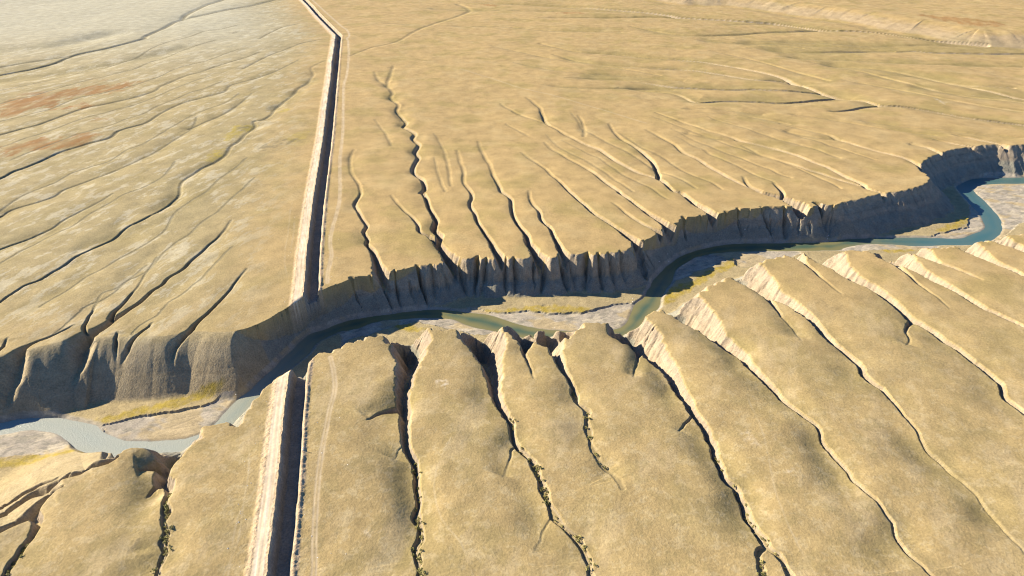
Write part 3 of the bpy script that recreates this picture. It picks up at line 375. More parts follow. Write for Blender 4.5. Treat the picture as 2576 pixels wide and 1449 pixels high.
def inside(poly):
    """scanline point-in-polygon over the sheet"""
    P = np.array(poly, float); Qn = np.roll(P, -1, 0)
    M = np.zeros((NR_, NC_), bool)
    j0, j1 = np.searchsorted(Yr, P[:, 1].min()), np.searchsorted(Yr, P[:, 1].max())
    for j in range(j0, min(j1 + 1, NR_)):
        y = Yr[j]
        m = (P[:, 1] <= y) != (Qn[:, 1] <= y)
        if not m.any(): continue
        xs = np.sort(P[m, 0] + (y - P[m, 1]) / (Qn[m, 1] - P[m, 1]) * (Qn[m, 0] - P[m, 0]))
        M[j] = np.searchsorted(xs, X[j]) % 2 == 1
    return M
def softmask(poly, lam, amt, seed, edge=.5):
    """ragged-edged patch from a polygon (works on distance to outline)"""
    P = np.array(poly + [poly[0]], float)
    s = np.concatenate([[0], np.cumsum(np.hypot(*np.diff(P, axis=0).T))])
    R = amt * 3 + 5
    r = nearest(P, s, R)
    ins = inside(poly)
    out = np.where(ins, 1.0, 0.0).astype(np.float32)
    if r is None: return out
    sl, D, S, SD = r
    sd = np.where(ins[sl], np.minimum(D, R), -np.minimum(D, R))
    n = fbm(X[sl], Y[sl] * .6, lam, 4, seed, .65) * amt
    out[sl] = sstep(-edge * amt, edge * amt, sd + n)
    return out

# ------------------------------------------------------------------ 1. plateau
Z = (1.6 * fbm(X, Y, 190, 2, 1) + .30 * fbm(X, Y, 34, 2, 3) + .07 * fbm(X, Y, 7, 2, 5)).astype(np.float32)
farm = sstep(900, 2600, Y)
Z += farm * 5 * fbm(X, Y, 500, 2, 9)
# far scarp across the upper right, pale bluff beyond a valley
P, s, _ = spline(FAR_SCARP, 12, 6, 70, 4)
r = nearest(P, s, 420)
SCARP = np.zeros_like(Z)
if r:
    sl, D, S, SD = r
    up = -SD * D                      # left of travel = beyond
    D2 = up + 16 * perlin(S / 70, S * 0, 61) * sstep(-5, 30, up) + 8 * perlin(S / 25, S * 0, 62) * sstep(-5, 30, up)
    Z[sl] += np.where(np.abs(D) < 1e8, 12 * sstep(0, 100, D2) - 5 * np.exp(-((up + 8) / 30) ** 2) + 3 * sstep(60, 400, up), 0)
    SCARP[sl] = np.where(np.abs(D) < 1e8, sstep(-20, -4, up) * (1 - sstep(50, 85, up)), 0)
    m_up = np.zeros_like(Z)
# the high ground continues behind the scarp
P2 = np.concatenate([P, [[P[-1, 0] + 30000, P[-1, 1]], [P[-1, 0] + 30000, 12000], [P[0, 0], 12000]]])
beyond = inside(P2)
Zs = np.zeros_like(Z); 
if r:
    chk = np.zeros_like(Z, bool); chk[sl] = np.abs(D) < 1e8
    Z += np.where(beyond & ~chk, 15.0, 0).astype(np.float32)

# ------------------------------------------------------------------ 2. swales round every gully
gl = []
SW = np.zeros_like(Z)
for n, (pts, prof, sw, sig, opt) in enumerate(GULLIES):
    P, s, _ = spline(pts, 2.6, 0.9 if max(p[1] for p in prof) > 0 else 0, 8.5, 20 + n)
    dp = np.interp(s / s[-1], [p[0] for p in prof], [p[1] for p in prof])
    gl.append((P, s, dp, opt))
    r = nearest(P, s, 3.4 * sig)
    if r is None: continue
    sl, D, S, SD = r
    t = S / s[-1]
    lm = max(34, 3.5 * sig)
    mod = .62 + (.4 if sig > 13 or opt.get('soft') or sw == 2.0 else 1.1) * perlin(X[sl] / lm, Y[sl] / lm, 70 + n % 9)
    # slope on the left bank is longer than on the right one
    SW[sl] += (.85 if pts[0][1] > 420 and pts[0][1] < 900 else 1.3 if pts[0][1] > 420 or sig < 10.5 else np.where(SD < 0, 1.75, 1.2)) * sw * np.exp(-(D / (sig * (1.0 if pts[0][1] > 420 or sig < 10.5 else 1.25) * np.where(SD < 0, 1.15, .8))) ** 2) * np.clip(mod, .12, 1.3) * sstep(0, .12, t) * (D < 1e8)
Z -= np.minimum(SW, 9)
Zp = Z.copy()

# ------------------------------------------------------------------ 3. canyon
#       hc   wc   talus flute spacing soft
TYPES = {0: (18, 8.0, .74, 8.0, 12.0, 0), 7: (18, 8.0, .74, 9.5, 12.5, 0), 1: (15, 26.0, .80, 7.5, 30.0, 1), 2: (6, 5, .80, 2.4, 13.0, 0), 3: (18, 4.0, .80, .6, 12.0, 0), 4: (6, 9, .40, 3.0, 26, 1), 5: (12, 6, .8, 3.0, 12, 0), 6: (16, 8.5, .8, 4.6, 11.0, 0)}
def rim(data, seed):
    pts = [(a, b) for a, b, t in data]
    P, s, E = spline(pts, 2.4, 1.1, 9.0, seed, [TYPES[t] for a, b, t in data])
    return P, s, E
NP, Ns, NE = rim(NORTH_RIM, 11)
SP, Ss, SE = rim(SOUTH_RIM, 12)
CAN = inside(np.concatenate([NP, SP[::-1]]))
floor = np.full_like(Z, -200)
RPn, _, _ = spline([p for p in RIVER_N], 2.5, .7, 14, 31)
RPs, _, _ = spline([p for p in RIVER_S], 2.5, .7, 14, 33)
RIV = inside(np.concatenate([RPn, RPs[::-1]]))
dR = np.full_like(Z, 1e9)
for P in (RPn, RPs):
    s = np.concatenate([[0], np.cumsum(np.hypot(*np.diff(P, axis=0).T))])
    r = nearest(P, s, 130)
    dR[r[0]] = np.minimum(dR[r[0]], r[1])
rough = fbm(X, Y, 5.0, 3, 40)
GRAV = np.zeros_like(Z)
for k, b in enumerate(BARS): GRAV = np.maximum(GRAV, softmask(b, 9, 1.3, 41 + k))
dRc = np.minimum(dR, 130)
rise = np.where(GRAV > .5, .35 + .012 * dRc, 0.9 * sstep(0, 3, dRc) + .035 * dRc)
floor = WATER_Z + rise * sstep(0, 2.5, dRc) + .05 * dRc.clip(0, 2) + (.22 * fbm(X, Y, 14, 3, 44) + .05 * rough) * sstep(0, 6, dRc)
# shallow braids on the bars
br = np.abs(perlin((X + .5 * Y) / 46, (Y - .5 * X) / 11, 47))
floor -= .12 * (1 - sstep(0, .12, br)) * GRAV * sstep(1, 5, dRc)
wall = np.full_like(Z, -300)
BARE = np.zeros_like(Z)
FL = np.zeros_like(Z); SOFTM = np.zeros_like(Z); SOFTD = np.full_like(Z, 1e9); RIM_D = np.where(CAN, 99.0, -99.0).astype(np.float32)
for (P, s, E, sd0) in ((NP, Ns, NE, 81), (SP, Ss, SE, 83)):
    r = nearest(P, s, 135)
    sl, D, S, SD = r
    hc, wc, ts, A, lam, soft = (np.interp(S, s, E[:, k]).astype(np.float32) for k in range(6))
    soft = sstep(.25, .75, soft)
    ins = CAN[sl]
    D = np.minimum(D, 200)
    nr_ = D < SOFTD[sl]; SOFTM[sl] = np.where(nr_, soft, SOFTM[sl]); SOFTD[sl] = np.minimum(SOFTD[sl], D)
    d = np.where(ins, D, -D)
    RIM_D[sl] = np.where(np.abs(RIM_D[sl]) < np.abs(d), RIM_D[sl], d)
    # buttresses: rounded fronts parted by narrow clefts
    sw = S + 1.0 * fbm(X[sl], Y[sl], 8, 2, 90) * sstep(-6, 2, d)
    ck = [0.0]
    rr = np.random.default_rng(sd0)
    while ck[-1] < s[-1] + 40: ck.append(ck[-1] + np.interp(ck[-1], s, E[:, 4]) * (rr.uniform(.55, 1.5)))
    ck = np.array(ck); cd = rr.uniform(.45, 1.25, len(ck)); fk = []; ff = rr.random(len(ck))
    def lobes(pos, dep, sv_):
        k_ = np.clip(np.searchsorted(pos, sv_) - 1, 0, len(pos) - 2)
        t_ = np.clip((sv_ - pos[k_]) / (pos[k_ + 1] - pos[k_]), 0, 1)
        return ((1 - np.clip(1 - (2 * t_ - 1) ** 2, 0, 1) ** .95) * np.where(t_ < .5, dep[k_], dep[k_ + 1])).astype(np.float32), k_
    vary = np.clip(.95 + .5 * perlin(S / 40, S * 0 + .2, sd0 + 5), .5, 1.4)
    c1, k1 = lobes(ck, cd, sw)
    fpos = np.sort(np.concatenate([ck[:-1] + (ck[1:] - ck[:-1]) * f_ for f_ in (0, .31, .62)]))
    c2, _k = lobes(fpos, rr.uniform(.0, .24, len(fpos)), sw + .3)
    cleft = c1 * vary + c2
    cleft = cleft * (1 - soft) + soft * (.4 + .9 * perlin(S / 34, d / 120, sd0))                                    # grassy spurs carry to the foot
    fade = sstep(-A * 1.5, 1.5, d) * (1 - (1 - soft) * sstep(wc + 4, wc + 14, d))
    de = d + A * (cleft - .36) * fade + .5 * fbm(X[sl], Y[sl], 3.2, 2, 95) * sstep(-1, 3, d) * (1 - .8 * soft)
    # layered soil: weak ledges in the cliff
    q = np.clip(de / wc, 0, 1)
    c = hc * q ** (1.4 + .15 * soft)
    tal = np.maximum(de - wc, 0)
    cone = 1 + (1 - soft) * (.26 * np.abs(perlin(S / 17, tal / 40, sd0 + 9)) + .05 * perlin(S / 3.5, tal / 20, sd0 + 10))
    h = c + tal * ts * cone
    w_ = Zp[sl] * np.clip(1 - np.maximum(de, 0) / 30, 0, 1) - h
    w_ = np.where(d < -14, 1e3, w_)
    if sd0 == 81: wall[sl] = np.where(ins | (d > -14), w_, wall[sl]); wallN = w_
    else:
        wall[sl] = np.where(ins, np.maximum(wall[sl], w_), np.where(d > -14, np.where(wall[sl] < -250, w_, np.minimum(wall[sl], w_)), wall[sl]))
    FL[sl] = np.maximum(FL[sl], np.where(ins, sstep(0, 3, d), 0))
k = 2.2
inn = -smin(-floor, -np.maximum(wall, -200), k) - 0
inn = np.where(CAN, inn, Z)
edge = np.where((~CAN) & (wall > -250) & (wall < 500), np.minimum(Z, wall), Z)
Z = np.where(CAN, np.minimum(inn, Zp + .3), edge).astype(np.float32)
# banks of the running water
cut = WATER_Z + .5 + 1.25 * dRc
Z = np.where(CAN & ~RIV, smin(Z, np.maximum(cut, WATER_Z + .1), .6), Z)

# ------------------------------------------------------------------ 4. gullies
Zq = Z.copy()
GB = np.zeros_like(Z)              # inside-gully mask (bare sides)
GF = np.zeros_like(Z)
for n, (P, s, dp, opt) in enumerate(gl):
    if dp.max() <= 0: continue
    md = dp.max()
    r = nearest(P, s, md / 1.2 + 7)
    if r is None: continue
    sl, D, S, SD = r
    ok = D < 1e8
    if not ok.any(): continue
    dep = np.interp(S, s, dp).astype(np.float32)
    x, y = X[sl], Y[sl]
    softg = opt.get('soft', 0)
    slL, slR = (1.2, 1.0) if softg else (2.4, 1.6 if opt.get('rw') else 2.0)
    m = np.where(SD > 0, slR, slL) * np.interp(dep, [2, 5, 16], [1.25, 1.1 if P[:, 1].min() < 430 else 1.3, (.85 if P[:, 1].min() < 430 else 1.05)]).astype(np.float32)
    if softg: m = m * np.interp(dep, [3, 11], [1.9, 1.0]).astype(np.float32)
    amp = np.clip((dep - 4) * .19, .15, 2.4)
    spc = SPC[sl[0]][:, None]
    amp = amp * (.3 if softg else 1) * (spc < 2.5)
    Sn = S + 1.3 * fbm(x, y, 6, 2, 119)
    fl = np.abs(perlin(Sn / 6.5 + SD * 3.1, D / 22 + SD * 2, 120 + n)) * 1.15 + .22 * np.abs(perlin(Sn / 2.6 + SD * 5, D / 12, 121 + n))
    de = D - amp * (1.15 - 2.3 * fl) * .55 + (.1 if softg else .35) * fbm(x, y, 3.0, 2, 97) * np.clip(dep / 4, .2, 1)
    wf = np.maximum(np.clip(.25 + dep * .06, .2, 1.6), .45 * spc)
    dep = dep * np.where((y > 900) & (x > 0), 1.45, 1.0)
    if opt.get('shr'): wf = wf + 1.3 * (1 - sstep(2.2, 3.6, dep)) * np.clip(.7 + .8 * perlin(S / 9, S * 0, 118), .1, 1.3)
    m = np.minimum(m, np.maximum(dep / (1.5 * spc), .2))
    zg = (Zq if opt.get('rel') else Zp)[sl] - dep + m * np.maximum(de - wf, 0)
    kk = np.clip(dep * .13, .08, 1.7) * (1.5 if softg else 1)
    zn = smin(Z[sl], zg, kk)
    zn = np.where(ok, np.maximum(zn, np.minimum(Z[sl], WATER_Z + .4)), Z[sl])
    drop = Z[sl] - zn
    GB[sl] = np.maximum(GB[sl], np.where(ok, sstep(.25, 1.2, drop) * (1 - .55 * softg), 0))
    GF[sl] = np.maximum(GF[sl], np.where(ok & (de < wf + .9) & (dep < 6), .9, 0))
    Z[sl] = zn

# ------------------------------------------------------------------ 5. canal cut, spoil banks and haul road
P, s, _ = spline(CANAL, 6)
r = nearest(P, s, 40)
CANALM = np.zeros_like(Z); ROAD = np.zeros_like(Z); SPOIL = np.zeros_like(Z); CU = np.full_like(Z, 99.0); CS = np.zeros_like(Z)
sl, D, S, SD = r
okc = D < 1e8
u = np.where(okc, SD * np.minimum(D, 99), 99)
CU[sl] = u; CS[sl] = S
wig = .55 * perlin(S / 9, S * 0 + .5, 151) + .3 * perlin(S / 3.1, S * 0 + .5, 152)
wig2 = .7 * perlin(S / 17, S * 0 + 4.5, 153) + .3 * perlin(S / 4.6, S * 0 + 2.5, 154)
lump = .25 * fbm(X[sl], Y[sl], 2.6, 2, 155)
on = sstep(1.0, -2.0, RIM_D[sl]) if False else 1 - sstep(-2.5, .3, np.clip(RIM_D[sl], -50, 50))
bank = (0.9 * sstep(-16.6 + 1.6 * wig, -13.6 + wig, u) * (1 - sstep(-5.2, -4.4, u)) + .5 * np.exp(-((u + 5.7 + .3 * wig) / .7) ** 2) * (1 + 1.2 * wig)
        + .85 * np.exp(-((u - 6.3 - .45 * wig2) / 1.2) ** 2) * np.clip(1 + .6 * wig2, .4, 2))
road_m = sstep(-13.4, -12.7, u) * (1 - sstep(-7.6, -7.0, u))
ruts = -.10 * (np.exp(-((u + 11.4) / .45) ** 2) + np.exp(-((u + 9.0) / .45) ** 2)) 
Zb = Z[sl] + np.where(okc, on * (bank + lump * sstep(-18, -15, u) * (1 - road_m) * (1 - sstep(8, 9.5, u)) + ruts * road_m), 0)
base_c = np.where(RIM_D[sl] > -1, -2.0, 0)
cutz = -7.6 + .25 * fbm(X[sl], Y[sl], 4, 2, 156) + 4.6 * np.maximum(np.abs(u + .1) - 3.4 - .7 * np.where(u < 0, wig, wig2), 0)
cutz = cutz + .25 * np.abs(perlin(S / 1.7, u / 9, 157))
Zc = np.where(okc & (np.abs(u) < 6.5), smin(Zb, cutz, .35), Zb)
CANALM[sl] = np.where(okc & (Zc < Zb - .5) & (np.abs(u) < 6), 1, 0)
ROAD[sl] = np.where(okc, road_m * (on > .15), 0)
SPOIL[sl] = np.where(okc, np.maximum(sstep(-17.4, -15.0, u + wig) * (1 - sstep(-4.6, -4, u)), sstep(3.6, 4.5, u) * (1 - sstep(7.4, 8.8, u + wig2))) * (on > .05), 0)
Z[sl] = Zc

# river bed
Z = np.where(RIV, np.minimum(Z, WATER_Z - .06 - np.minimum(.3 * dRc, 1.6)), Z).astype(np.float32)
Z += (.035 * fbm(X, Y, 1.9, 2, 160) * (~RIV)).astype(np.float32)

# ------------------------------------------------------------------ wheel tracks
TRK = np.zeros_like(Z)
for k, tr in enumerate(TRACKS):
    P, s, _ = spline(tr, 4, .25, 20, 170 + k)
    r = nearest(P, s, 6)
    if r is None: continue
    sl, D, S, SD = r
    wdt = .38 + .0005 * Y[sl]
    rut = np.exp(-((D - 1.0) / wdt) ** 2) * np.clip(.75 + .5 * perlin(S / 11, SD, 171), .2, 1) + .3 * np.exp(-(D / 1.6) ** 2)
    TRK[sl] = np.maximum(TRK[sl], np.where(D < 6, rut, 0))
    Z[sl] -= np.where(D < 6, .06 * rut, 0) * (CANALM[sl] < .5)
TRK *= ~CAN
P, s, _ = spline(FOOT_PATH, 5, .8, 30, 180)
r = nearest(P, s, 4)
TRP = np.zeros_like(Z)
TRP[r[0]] = np.exp(-(np.minimum(r[1], 50) / 1.1) ** 2)
for k, tr in enumerate(TRAILS):
    P, s, _ = spline(tr, 5, .6, 25, 182 + k)
    r = nearest(P, s, 3)
    if r: TRP[r[0]] = np.maximum(TRP[r[0]], np.exp(-(np.minimum(r[1], 50) / .5) ** 2) * np.clip(.7 + .9 * perlin(r[2] / 15, r[2] * 0, 188), 0, 1) * .9)
print('heights', time.time() - T0)

# ------------------------------------------------------------------ normals
Px = np.stack([X, Y, Z], -1)
du = np.gradient(Px, axis=1); dv = np.gradient(Px, axis=0)
N = np.cross(du, dv); N /= np.maximum(np.linalg.norm(N, axis=-1, keepdims=True), 1e-9)
slope = 1 - N[..., 2]
del du, dv

# ------------------------------------------------------------------ surface albedo (soil, turf, gravel, clay)
def mix(a, b, t): return a + (np.asarray(b, np.float32) - a) * t[..., None]
C = np.empty(Z.shape + (3,), np.float32); C[:] = (.388, .277, .122)
patch = fbm(X, Y, 60, 4, 200)
C = mix(C, (.305, .235, .088), sstep(-.1, .6, patch) * .65)
C = mix(C, (.42, .315, .15), sstep(.0, .7, fbm(X, Y, 38, 4, 204)) * .5)
C = mix(C, (.40, .285, .125), sstep(.1, .7, fbm(X, Y, 120, 3, 208)) * .6)
# grey-green worn pasture left of the canal, streaked along the drainage
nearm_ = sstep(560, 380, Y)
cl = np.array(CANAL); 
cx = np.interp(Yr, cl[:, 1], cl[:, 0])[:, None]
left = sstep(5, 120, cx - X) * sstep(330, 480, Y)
tx, ty = X * .25 + Y * .97, -X * .97 + Y * .25
streak = fbm(tx / 2.6, ty, 15, 5, 212, .72)
C = mix(C, (.315, .262, .135), left * .8)
C = mix(C, (.325, .25, .118), nearm_ * .55)
C = mix(C, (.265, .212, .085), sstep(.3, 3.2, SW + .5 * fbm(X, Y, 18, 3, 331)) * .6)
C = mix(C, (.42, .325, .175), nearm_ * sstep(.15, .75, fbm(X * .9 - Y * .35, (Y + X * .35) * .35, 24, 4, 335, .6)) * .6)
C = mix(C, (.43, .375, .245), left * sstep(.15, .6, streak + .35 * fbm(X, Y, 70, 2, 216)) * .85)
C = mix(C, (.27, .215, .095), left * sstep(.1, .8, fbm(tx / 3, ty, 26, 4, 219)) * .7)
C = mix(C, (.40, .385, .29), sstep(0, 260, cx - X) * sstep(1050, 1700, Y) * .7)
nearm = sstep(520, 260, Y)
C = mix(C, (.435, .35, .195), nearm * sstep(.12, .7, fbm(X, Y, 8, 5, 223, .72)) * .5)
C = mix(C, (.275, .215, .095), nearm * sstep(.15, .75, fbm(X, Y, 15, 5, 227, .72)) * .5)
for k, (pg, st) in enumerate(ORANGE): C = mix(C, (.27, .135, .04), softmask(pg, 16, 14, 230 + k, .4) * st * .9 * np.clip(.75 + .6 * fbm(tx / 3, ty, 12, 3, 239), 0, 1))
for k, (pg, st) in enumerate(YELLOW): C = mix(C, (.36, .28, .06), softmask(pg, 9, 4, 245 + k, .8) * st * np.clip(.6 + .8 * fbm(tx / 2, ty, 5, 3, 249), 0, 1))
for k, (pg, st) in enumerate(DARKTURF): C = mix(C, (.15, .13, .08), softmask(pg, 8, 4, 255 + k, .8) * st * np.clip(.5 + 1.1 * fbm(tx / 2, ty, 6, 3, 259), 0, 1))
for k, (pg, st) in enumerate(PALE): C = mix(C, (.56, .47, .335), softmask(pg, 5, 2.5, 262 + k, .9) * st * np.clip(.5 + 1.0 * fbm(X, Y, 3, 3, 268), 0, 1))
# canyon: bare loess walls, talus, turf floor, gravel
soil = np.empty_like(C); soil[:] = (.355, .285, .195)
lay = perlin(Z / 1.7 + .35 * fbm(X, Y, 22, 2, 262), X / 160, 263)
soil = mix(soil, (.265, .21, .145), sstep(.0, .6, lay) * .75)
soil = mix(soil, (.40, .325, .235), sstep(.2, .9, fbm(X, Y, 6, 3, 265)) * .5)
bare = np.maximum(sstep(.05, .18, slope) * sstep(-.5, 1.5, np.maximum(RIM_D * CAN, -1) + 0 * Z) * CAN, GB * sstep(.05, .2, slope))
softzone = CAN * SOFTM           # grassy spurs at the far left
bare = bare * (1 - .62 * softzone)
bare = np.maximum(bare, SCARP * sstep(.006, .03, slope) * .55)
tal = CAN & (Z < -15)
C = mix(C, (.33, .275, .165), softzone * .5)
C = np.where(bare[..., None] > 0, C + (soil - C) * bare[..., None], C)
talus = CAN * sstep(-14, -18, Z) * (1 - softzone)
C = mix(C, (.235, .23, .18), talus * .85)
flat = CAN * (1 - sstep(.03, .14, slope)) * sstep(-20, -25, Z)
C = mix(C, (.37, .29, .145), flat * .8)
for k, pg in enumerate(TURF): C = mix(C, (.34, .255, .05), softmask(pg, 8, 2.5, 270 + k, .7) * CAN * np.clip(.8 + .5 * fbm(X, Y, 5, 2, 279), 0, 1))
gv = np.empty_like(C); gv[:] = (.36, .315, .245)
gv = mix(gv, (.47, .405, .29), sstep(0, .45, fbm(X * .5 + Y * .4, Y - .4 * X, 12, 4, 281, .6)) * .8)
gv = mix(gv, (.235, .215, .165), sstep(.0, .55, fbm(X * .5 + Y * .4, Y - .4 * X, 7, 4, 284, .65)) * .75)
gv = mix(gv, (.40, .31, .165), sstep(.1, .45, fbm(X * .7 + Y * .3, Y, 34, 4, 287, .6)) * .75)
gw = np.maximum(GRAV, (1 - sstep(1.5, 4.5, dRc + .8 * rough)) * .8) * CAN * (Z < -26)
C = C + (gv - C) * gw[..., None]
C = mix(C, (.25, .235, .20), CAN * (1 - sstep(.3, 1.6, dRc)) * .6)
# gully floors toned darker, most strongly left of the canal
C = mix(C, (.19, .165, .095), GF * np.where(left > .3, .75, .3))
# canal
C = mix(C, (.47, .355, .225), SPOIL * np.clip(.9 + .4 * rough, 0, 1))
rd = np.empty_like(C); rd[:] = (.62, .50, .335)
long_ = perlin(CU / .55, CS / 60, 290) * .5 + perlin(CU / 1.3, CS / 30, 291) * .6
rd = mix(rd, (.74, .62, .465), sstep(-.1, .6, long_) * .8)
rd = mix(rd, (.46, .34, .215), sstep(.15, .7, -long_) * .7)
C = C + (rd - C) * ROAD[..., None]
C = mix(C, (.265, .245, .205), CANALM * .9)
C = mix(C, (.50, .40, .26), np.clip(TRK, 0, 1) * .8)
C = mix(C, (.47, .39, .25), TRP * .5 * (~CAN))
C *= np.array([.80, .805, .805], np.float32)
BUMP = np.clip(.55 + .45 * np.maximum(bare, SPOIL), 0, 1)
BUMP = np.where(gw > .5, .35, BUMP); BUMP = np.where(ROAD > .5, .3, BUMP)
print('colours', time.time() - T0)

# ------------------------------------------------------------------ materials
def new_mat(name):
    m = bpy.data.materials.new(name); m.use_nodes = True
    nt = m.node_tree
    return m, nt, nt.nodes['Principled BSDF']
def earth(name, lo, hi, bump, rough_=.95, scl=(.55, .09)):
    m, nt, b = new_mat(name); nd, lk = nt.nodes, nt.links
    b.inputs['Roughness'].default_value = rough_
    b.inputs['Specular IOR Level'].default_value = .12
    at = nd.new('ShaderNodeAttribute'); at.attribute_name = 'Col'
    bp = nd.new('ShaderNodeAttribute'); bp.attribute_name = 'Bump'
    tc = nd.new('ShaderNodeTexCoord')
    n1 = nd.new('ShaderNodeTexNoise'); n1.inputs['Scale'].default_value = scl[0]; n1.inputs['Detail'].default_value = 5; n1.inputs['Roughness'].default_value = .65
    n2 = nd.new('ShaderNodeTexNoise'); n2.inputs['Scale'].default_value = scl[1]; n2.inputs['Detail'].default_value = 6; n2.inputs['Roughness'].default_value = .6
    for n in (n1, n2): lk.new(tc.outputs['Object'], n.inputs['Vector'])
    mr = nd.new('ShaderNodeMapRange'); mr.inputs[1].default_value = .28; mr.inputs[2].default_value = .72; mr.inputs[3].default_value = lo; mr.inputs[4].default_value = hi
    lk.new(n1.outputs[0], mr.inputs[0])
    mr2 = nd.new('ShaderNodeMapRange'); mr2.inputs[1].default_value = .3; mr2.inputs[2].default_value = .7; mr2.inputs[3].default_value = .84; mr2.inputs[4].default_value = 1.16
    lk.new(n2.outputs[0], mr2.inputs[0])
    mu = nd.new('ShaderNodeMath'); mu.operation = 'MULTIPLY'
    lk.new(mr.outputs[0], mu.inputs[0]); lk.new(mr2.outputs[0], mu.inputs[1])
    vm = nd.new('ShaderNodeVectorMath'); vm.operation = 'SCALE'
    lk.new(at.outputs['Color'], vm.inputs[0]); lk.new(mu.outputs[0], vm.inputs['Scale'])
    lk.new(vm.outputs[0], b.inputs['Base Color'])
    bu = nd.new('ShaderNodeBump'); bu.inputs['Distance'].default_value = bump
    lk.new(bp.outputs['Fac'], bu.inputs['Strength'])
    lk.new(n1.outputs[0], bu.inputs['Height']); lk.new(bu.outputs[0], b.inputs['Normal'])
    return m
M_turf = earth('dry_steppe_turf', .80, 1.20, .5, scl=(.8, .06))
M_soil = earth('loess_soil', .70, 1.30, .6, scl=(.9, .12))
M_gravel = earth('river_gravel', .74, 1.26, .25, scl=(1.1, .12))
M_road = earth('compacted_clay', .90, 1.10, .12, scl=(.9, .1))
mw, nt, b = new_mat('river_water'); nd, lk = nt.nodes, nt.links
b.inputs['Roughness'].default_value = .34
b.inputs['IOR'].default_value = 1.33
b.inputs['Specular IOR Level'].default_value = .5
at = nd.new('ShaderNodeAttribute'); at.attribute_name = 'Col'
lk.new(at.outputs['Color'], b.inputs['Base Color'])
tc = nd.new('ShaderNodeTexCoord')
n1 = nd.new('ShaderNodeTexNoise'); n1.inputs['Scale'].default_value = .8; n1.inputs['Detail'].default_value = 3; n1.inputs['Roughness'].default_value = .6; n1.inputs['Distortion'].default_value = .8
lk.new(tc.outputs['Object'], n1.inputs['Vector'])
bu = nd.new('ShaderNodeBump'); bu.inputs['Distance'].default_value = .9
bp = nd.new('ShaderNodeAttribute'); bp.attribute_name = 'Bump'
lk.new(bp.outputs['Fac'], bu.inputs['Strength'])
lk.new(n1.outputs[0], bu.inputs['Height']); lk.new(bu.outputs[0], b.inputs['Normal'])

# ------------------------------------------------------------------ split the sheet into the pieces of the setting
def quad_all(a): return a[:-1, :-1]
idx = np.arange(NR_ * NC_).reshape(NR_, NC_)
quads = np.stack([idx[:-1, :-1], idx[:-1, 1:], idx[1:, 1:], idx[1:, :-1]], -1).reshape(-1, 4)
fm = lambda a: ((a[:-1, :-1] + a[1:, 1:]) * .5).ravel()
cls = np.zeros(len(quads), np.int8)
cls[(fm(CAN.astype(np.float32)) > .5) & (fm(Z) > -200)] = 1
cls[(fm(gw) > .5)] = 2
cls[fm(SPOIL) > .5] = 6
cls[fm(np.clip(TRK, 0, 1)) > .45] = 5
cls[fm(ROAD) > .5] = 3
cls[fm(CANALM) > .5] = 4
flatP = Px.reshape(-1, 3); flatN = N.reshape(-1, 3); flatC = C.reshape(-1, 3); flatB = BUMP.reshape(-1)
def sheet(name, q, pos, nor, colr, bmp, mat, kind='structure', custom=True):
    used, inv = np.unique(q, return_inverse=True)
    me = bpy.data.meshes.new(name)
    nv, nf = len(used), len(q)
    me.vertices.add(nv); me.vertices.foreach_set('co', pos[used].astype(np.float32).ravel())
    me.loops.add(nf * 4); me.loops.foreach_set('vertex_index', inv.astype(np.int32).ravel())
    me.polygons.add(nf)
    me.polygons.foreach_set('loop_start', np.arange(0, nf * 4, 4, dtype=np.int32))
    me.polygons.foreach_set('use_smooth', np.ones(nf, bool))
    me.update(calc_edges=True)
    a = me.attributes.new('Col', 'FLOAT_COLOR', 'POINT')
    a.data.foreach_set('color', np.concatenate([colr[used], np.ones((nv, 1))], 1).astype(np.float32).ravel())
    a = me.attributes.new('Bump', 'FLOAT', 'POINT')
    a.data.foreach_set('value', bmp[used].astype(np.float32))
    if custom: me.normals_split_custom_set_from_vertices(nor[used].astype(np.float32))
    me.materials.append(mat)
    o = bpy.data.objects.new(name, me); col.objects.link(o)
    o['kind'] = kind
    return o
LAB = {0: ('steppe_ground', M_turf), 1: ('canyon_slope', M_soil), 2: ('gravel_bar', M_gravel), 3: ('haul_road', M_road), 4: ('canal_trench', M_soil), 5: ('wheel_track', M_road), 6: ('spoil_bank', M_soil)}
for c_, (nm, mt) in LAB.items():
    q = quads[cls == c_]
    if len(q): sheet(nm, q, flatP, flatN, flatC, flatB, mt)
print('sheets', time.time() - T0)
# water surface
wm = (RIV | (dRc < 3)) & CAN
wj, wi = np.where(wm)
fq = (fm(wm.astype(np.float32)) > .5)
wp = flatP.copy(); wp[:, 2] = WATER_Z
depth = np.where(RIV, np.minimum(dRc, 14) / 14, 0)
wc_ = np.empty(Z.shape + (3,), np.float32); wc_[:] = (.15, .14, .06)
wc_ = mix(wc_, (.05, .085, .058), sstep(.1, .75, depth + .25 * fbm(X, Y, 22, 2, 300)))
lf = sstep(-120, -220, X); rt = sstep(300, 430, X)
wc_ = mix(wc_, (.29, .31, .27), lf * .85)  # silvery sun glitter of the left reach, painted into the water colour
wc_ = mix(wc_, (.04, .105, .11), rt * .8)
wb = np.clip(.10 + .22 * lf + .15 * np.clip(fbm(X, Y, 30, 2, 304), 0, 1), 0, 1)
sheet('river', quads[fq], wp, np.tile(np.array([0, 0, 1.0], np.float32), (NR_ * NC_, 1)), wc_.reshape(-1, 3), wb.reshape(-1), mw, custom=False)

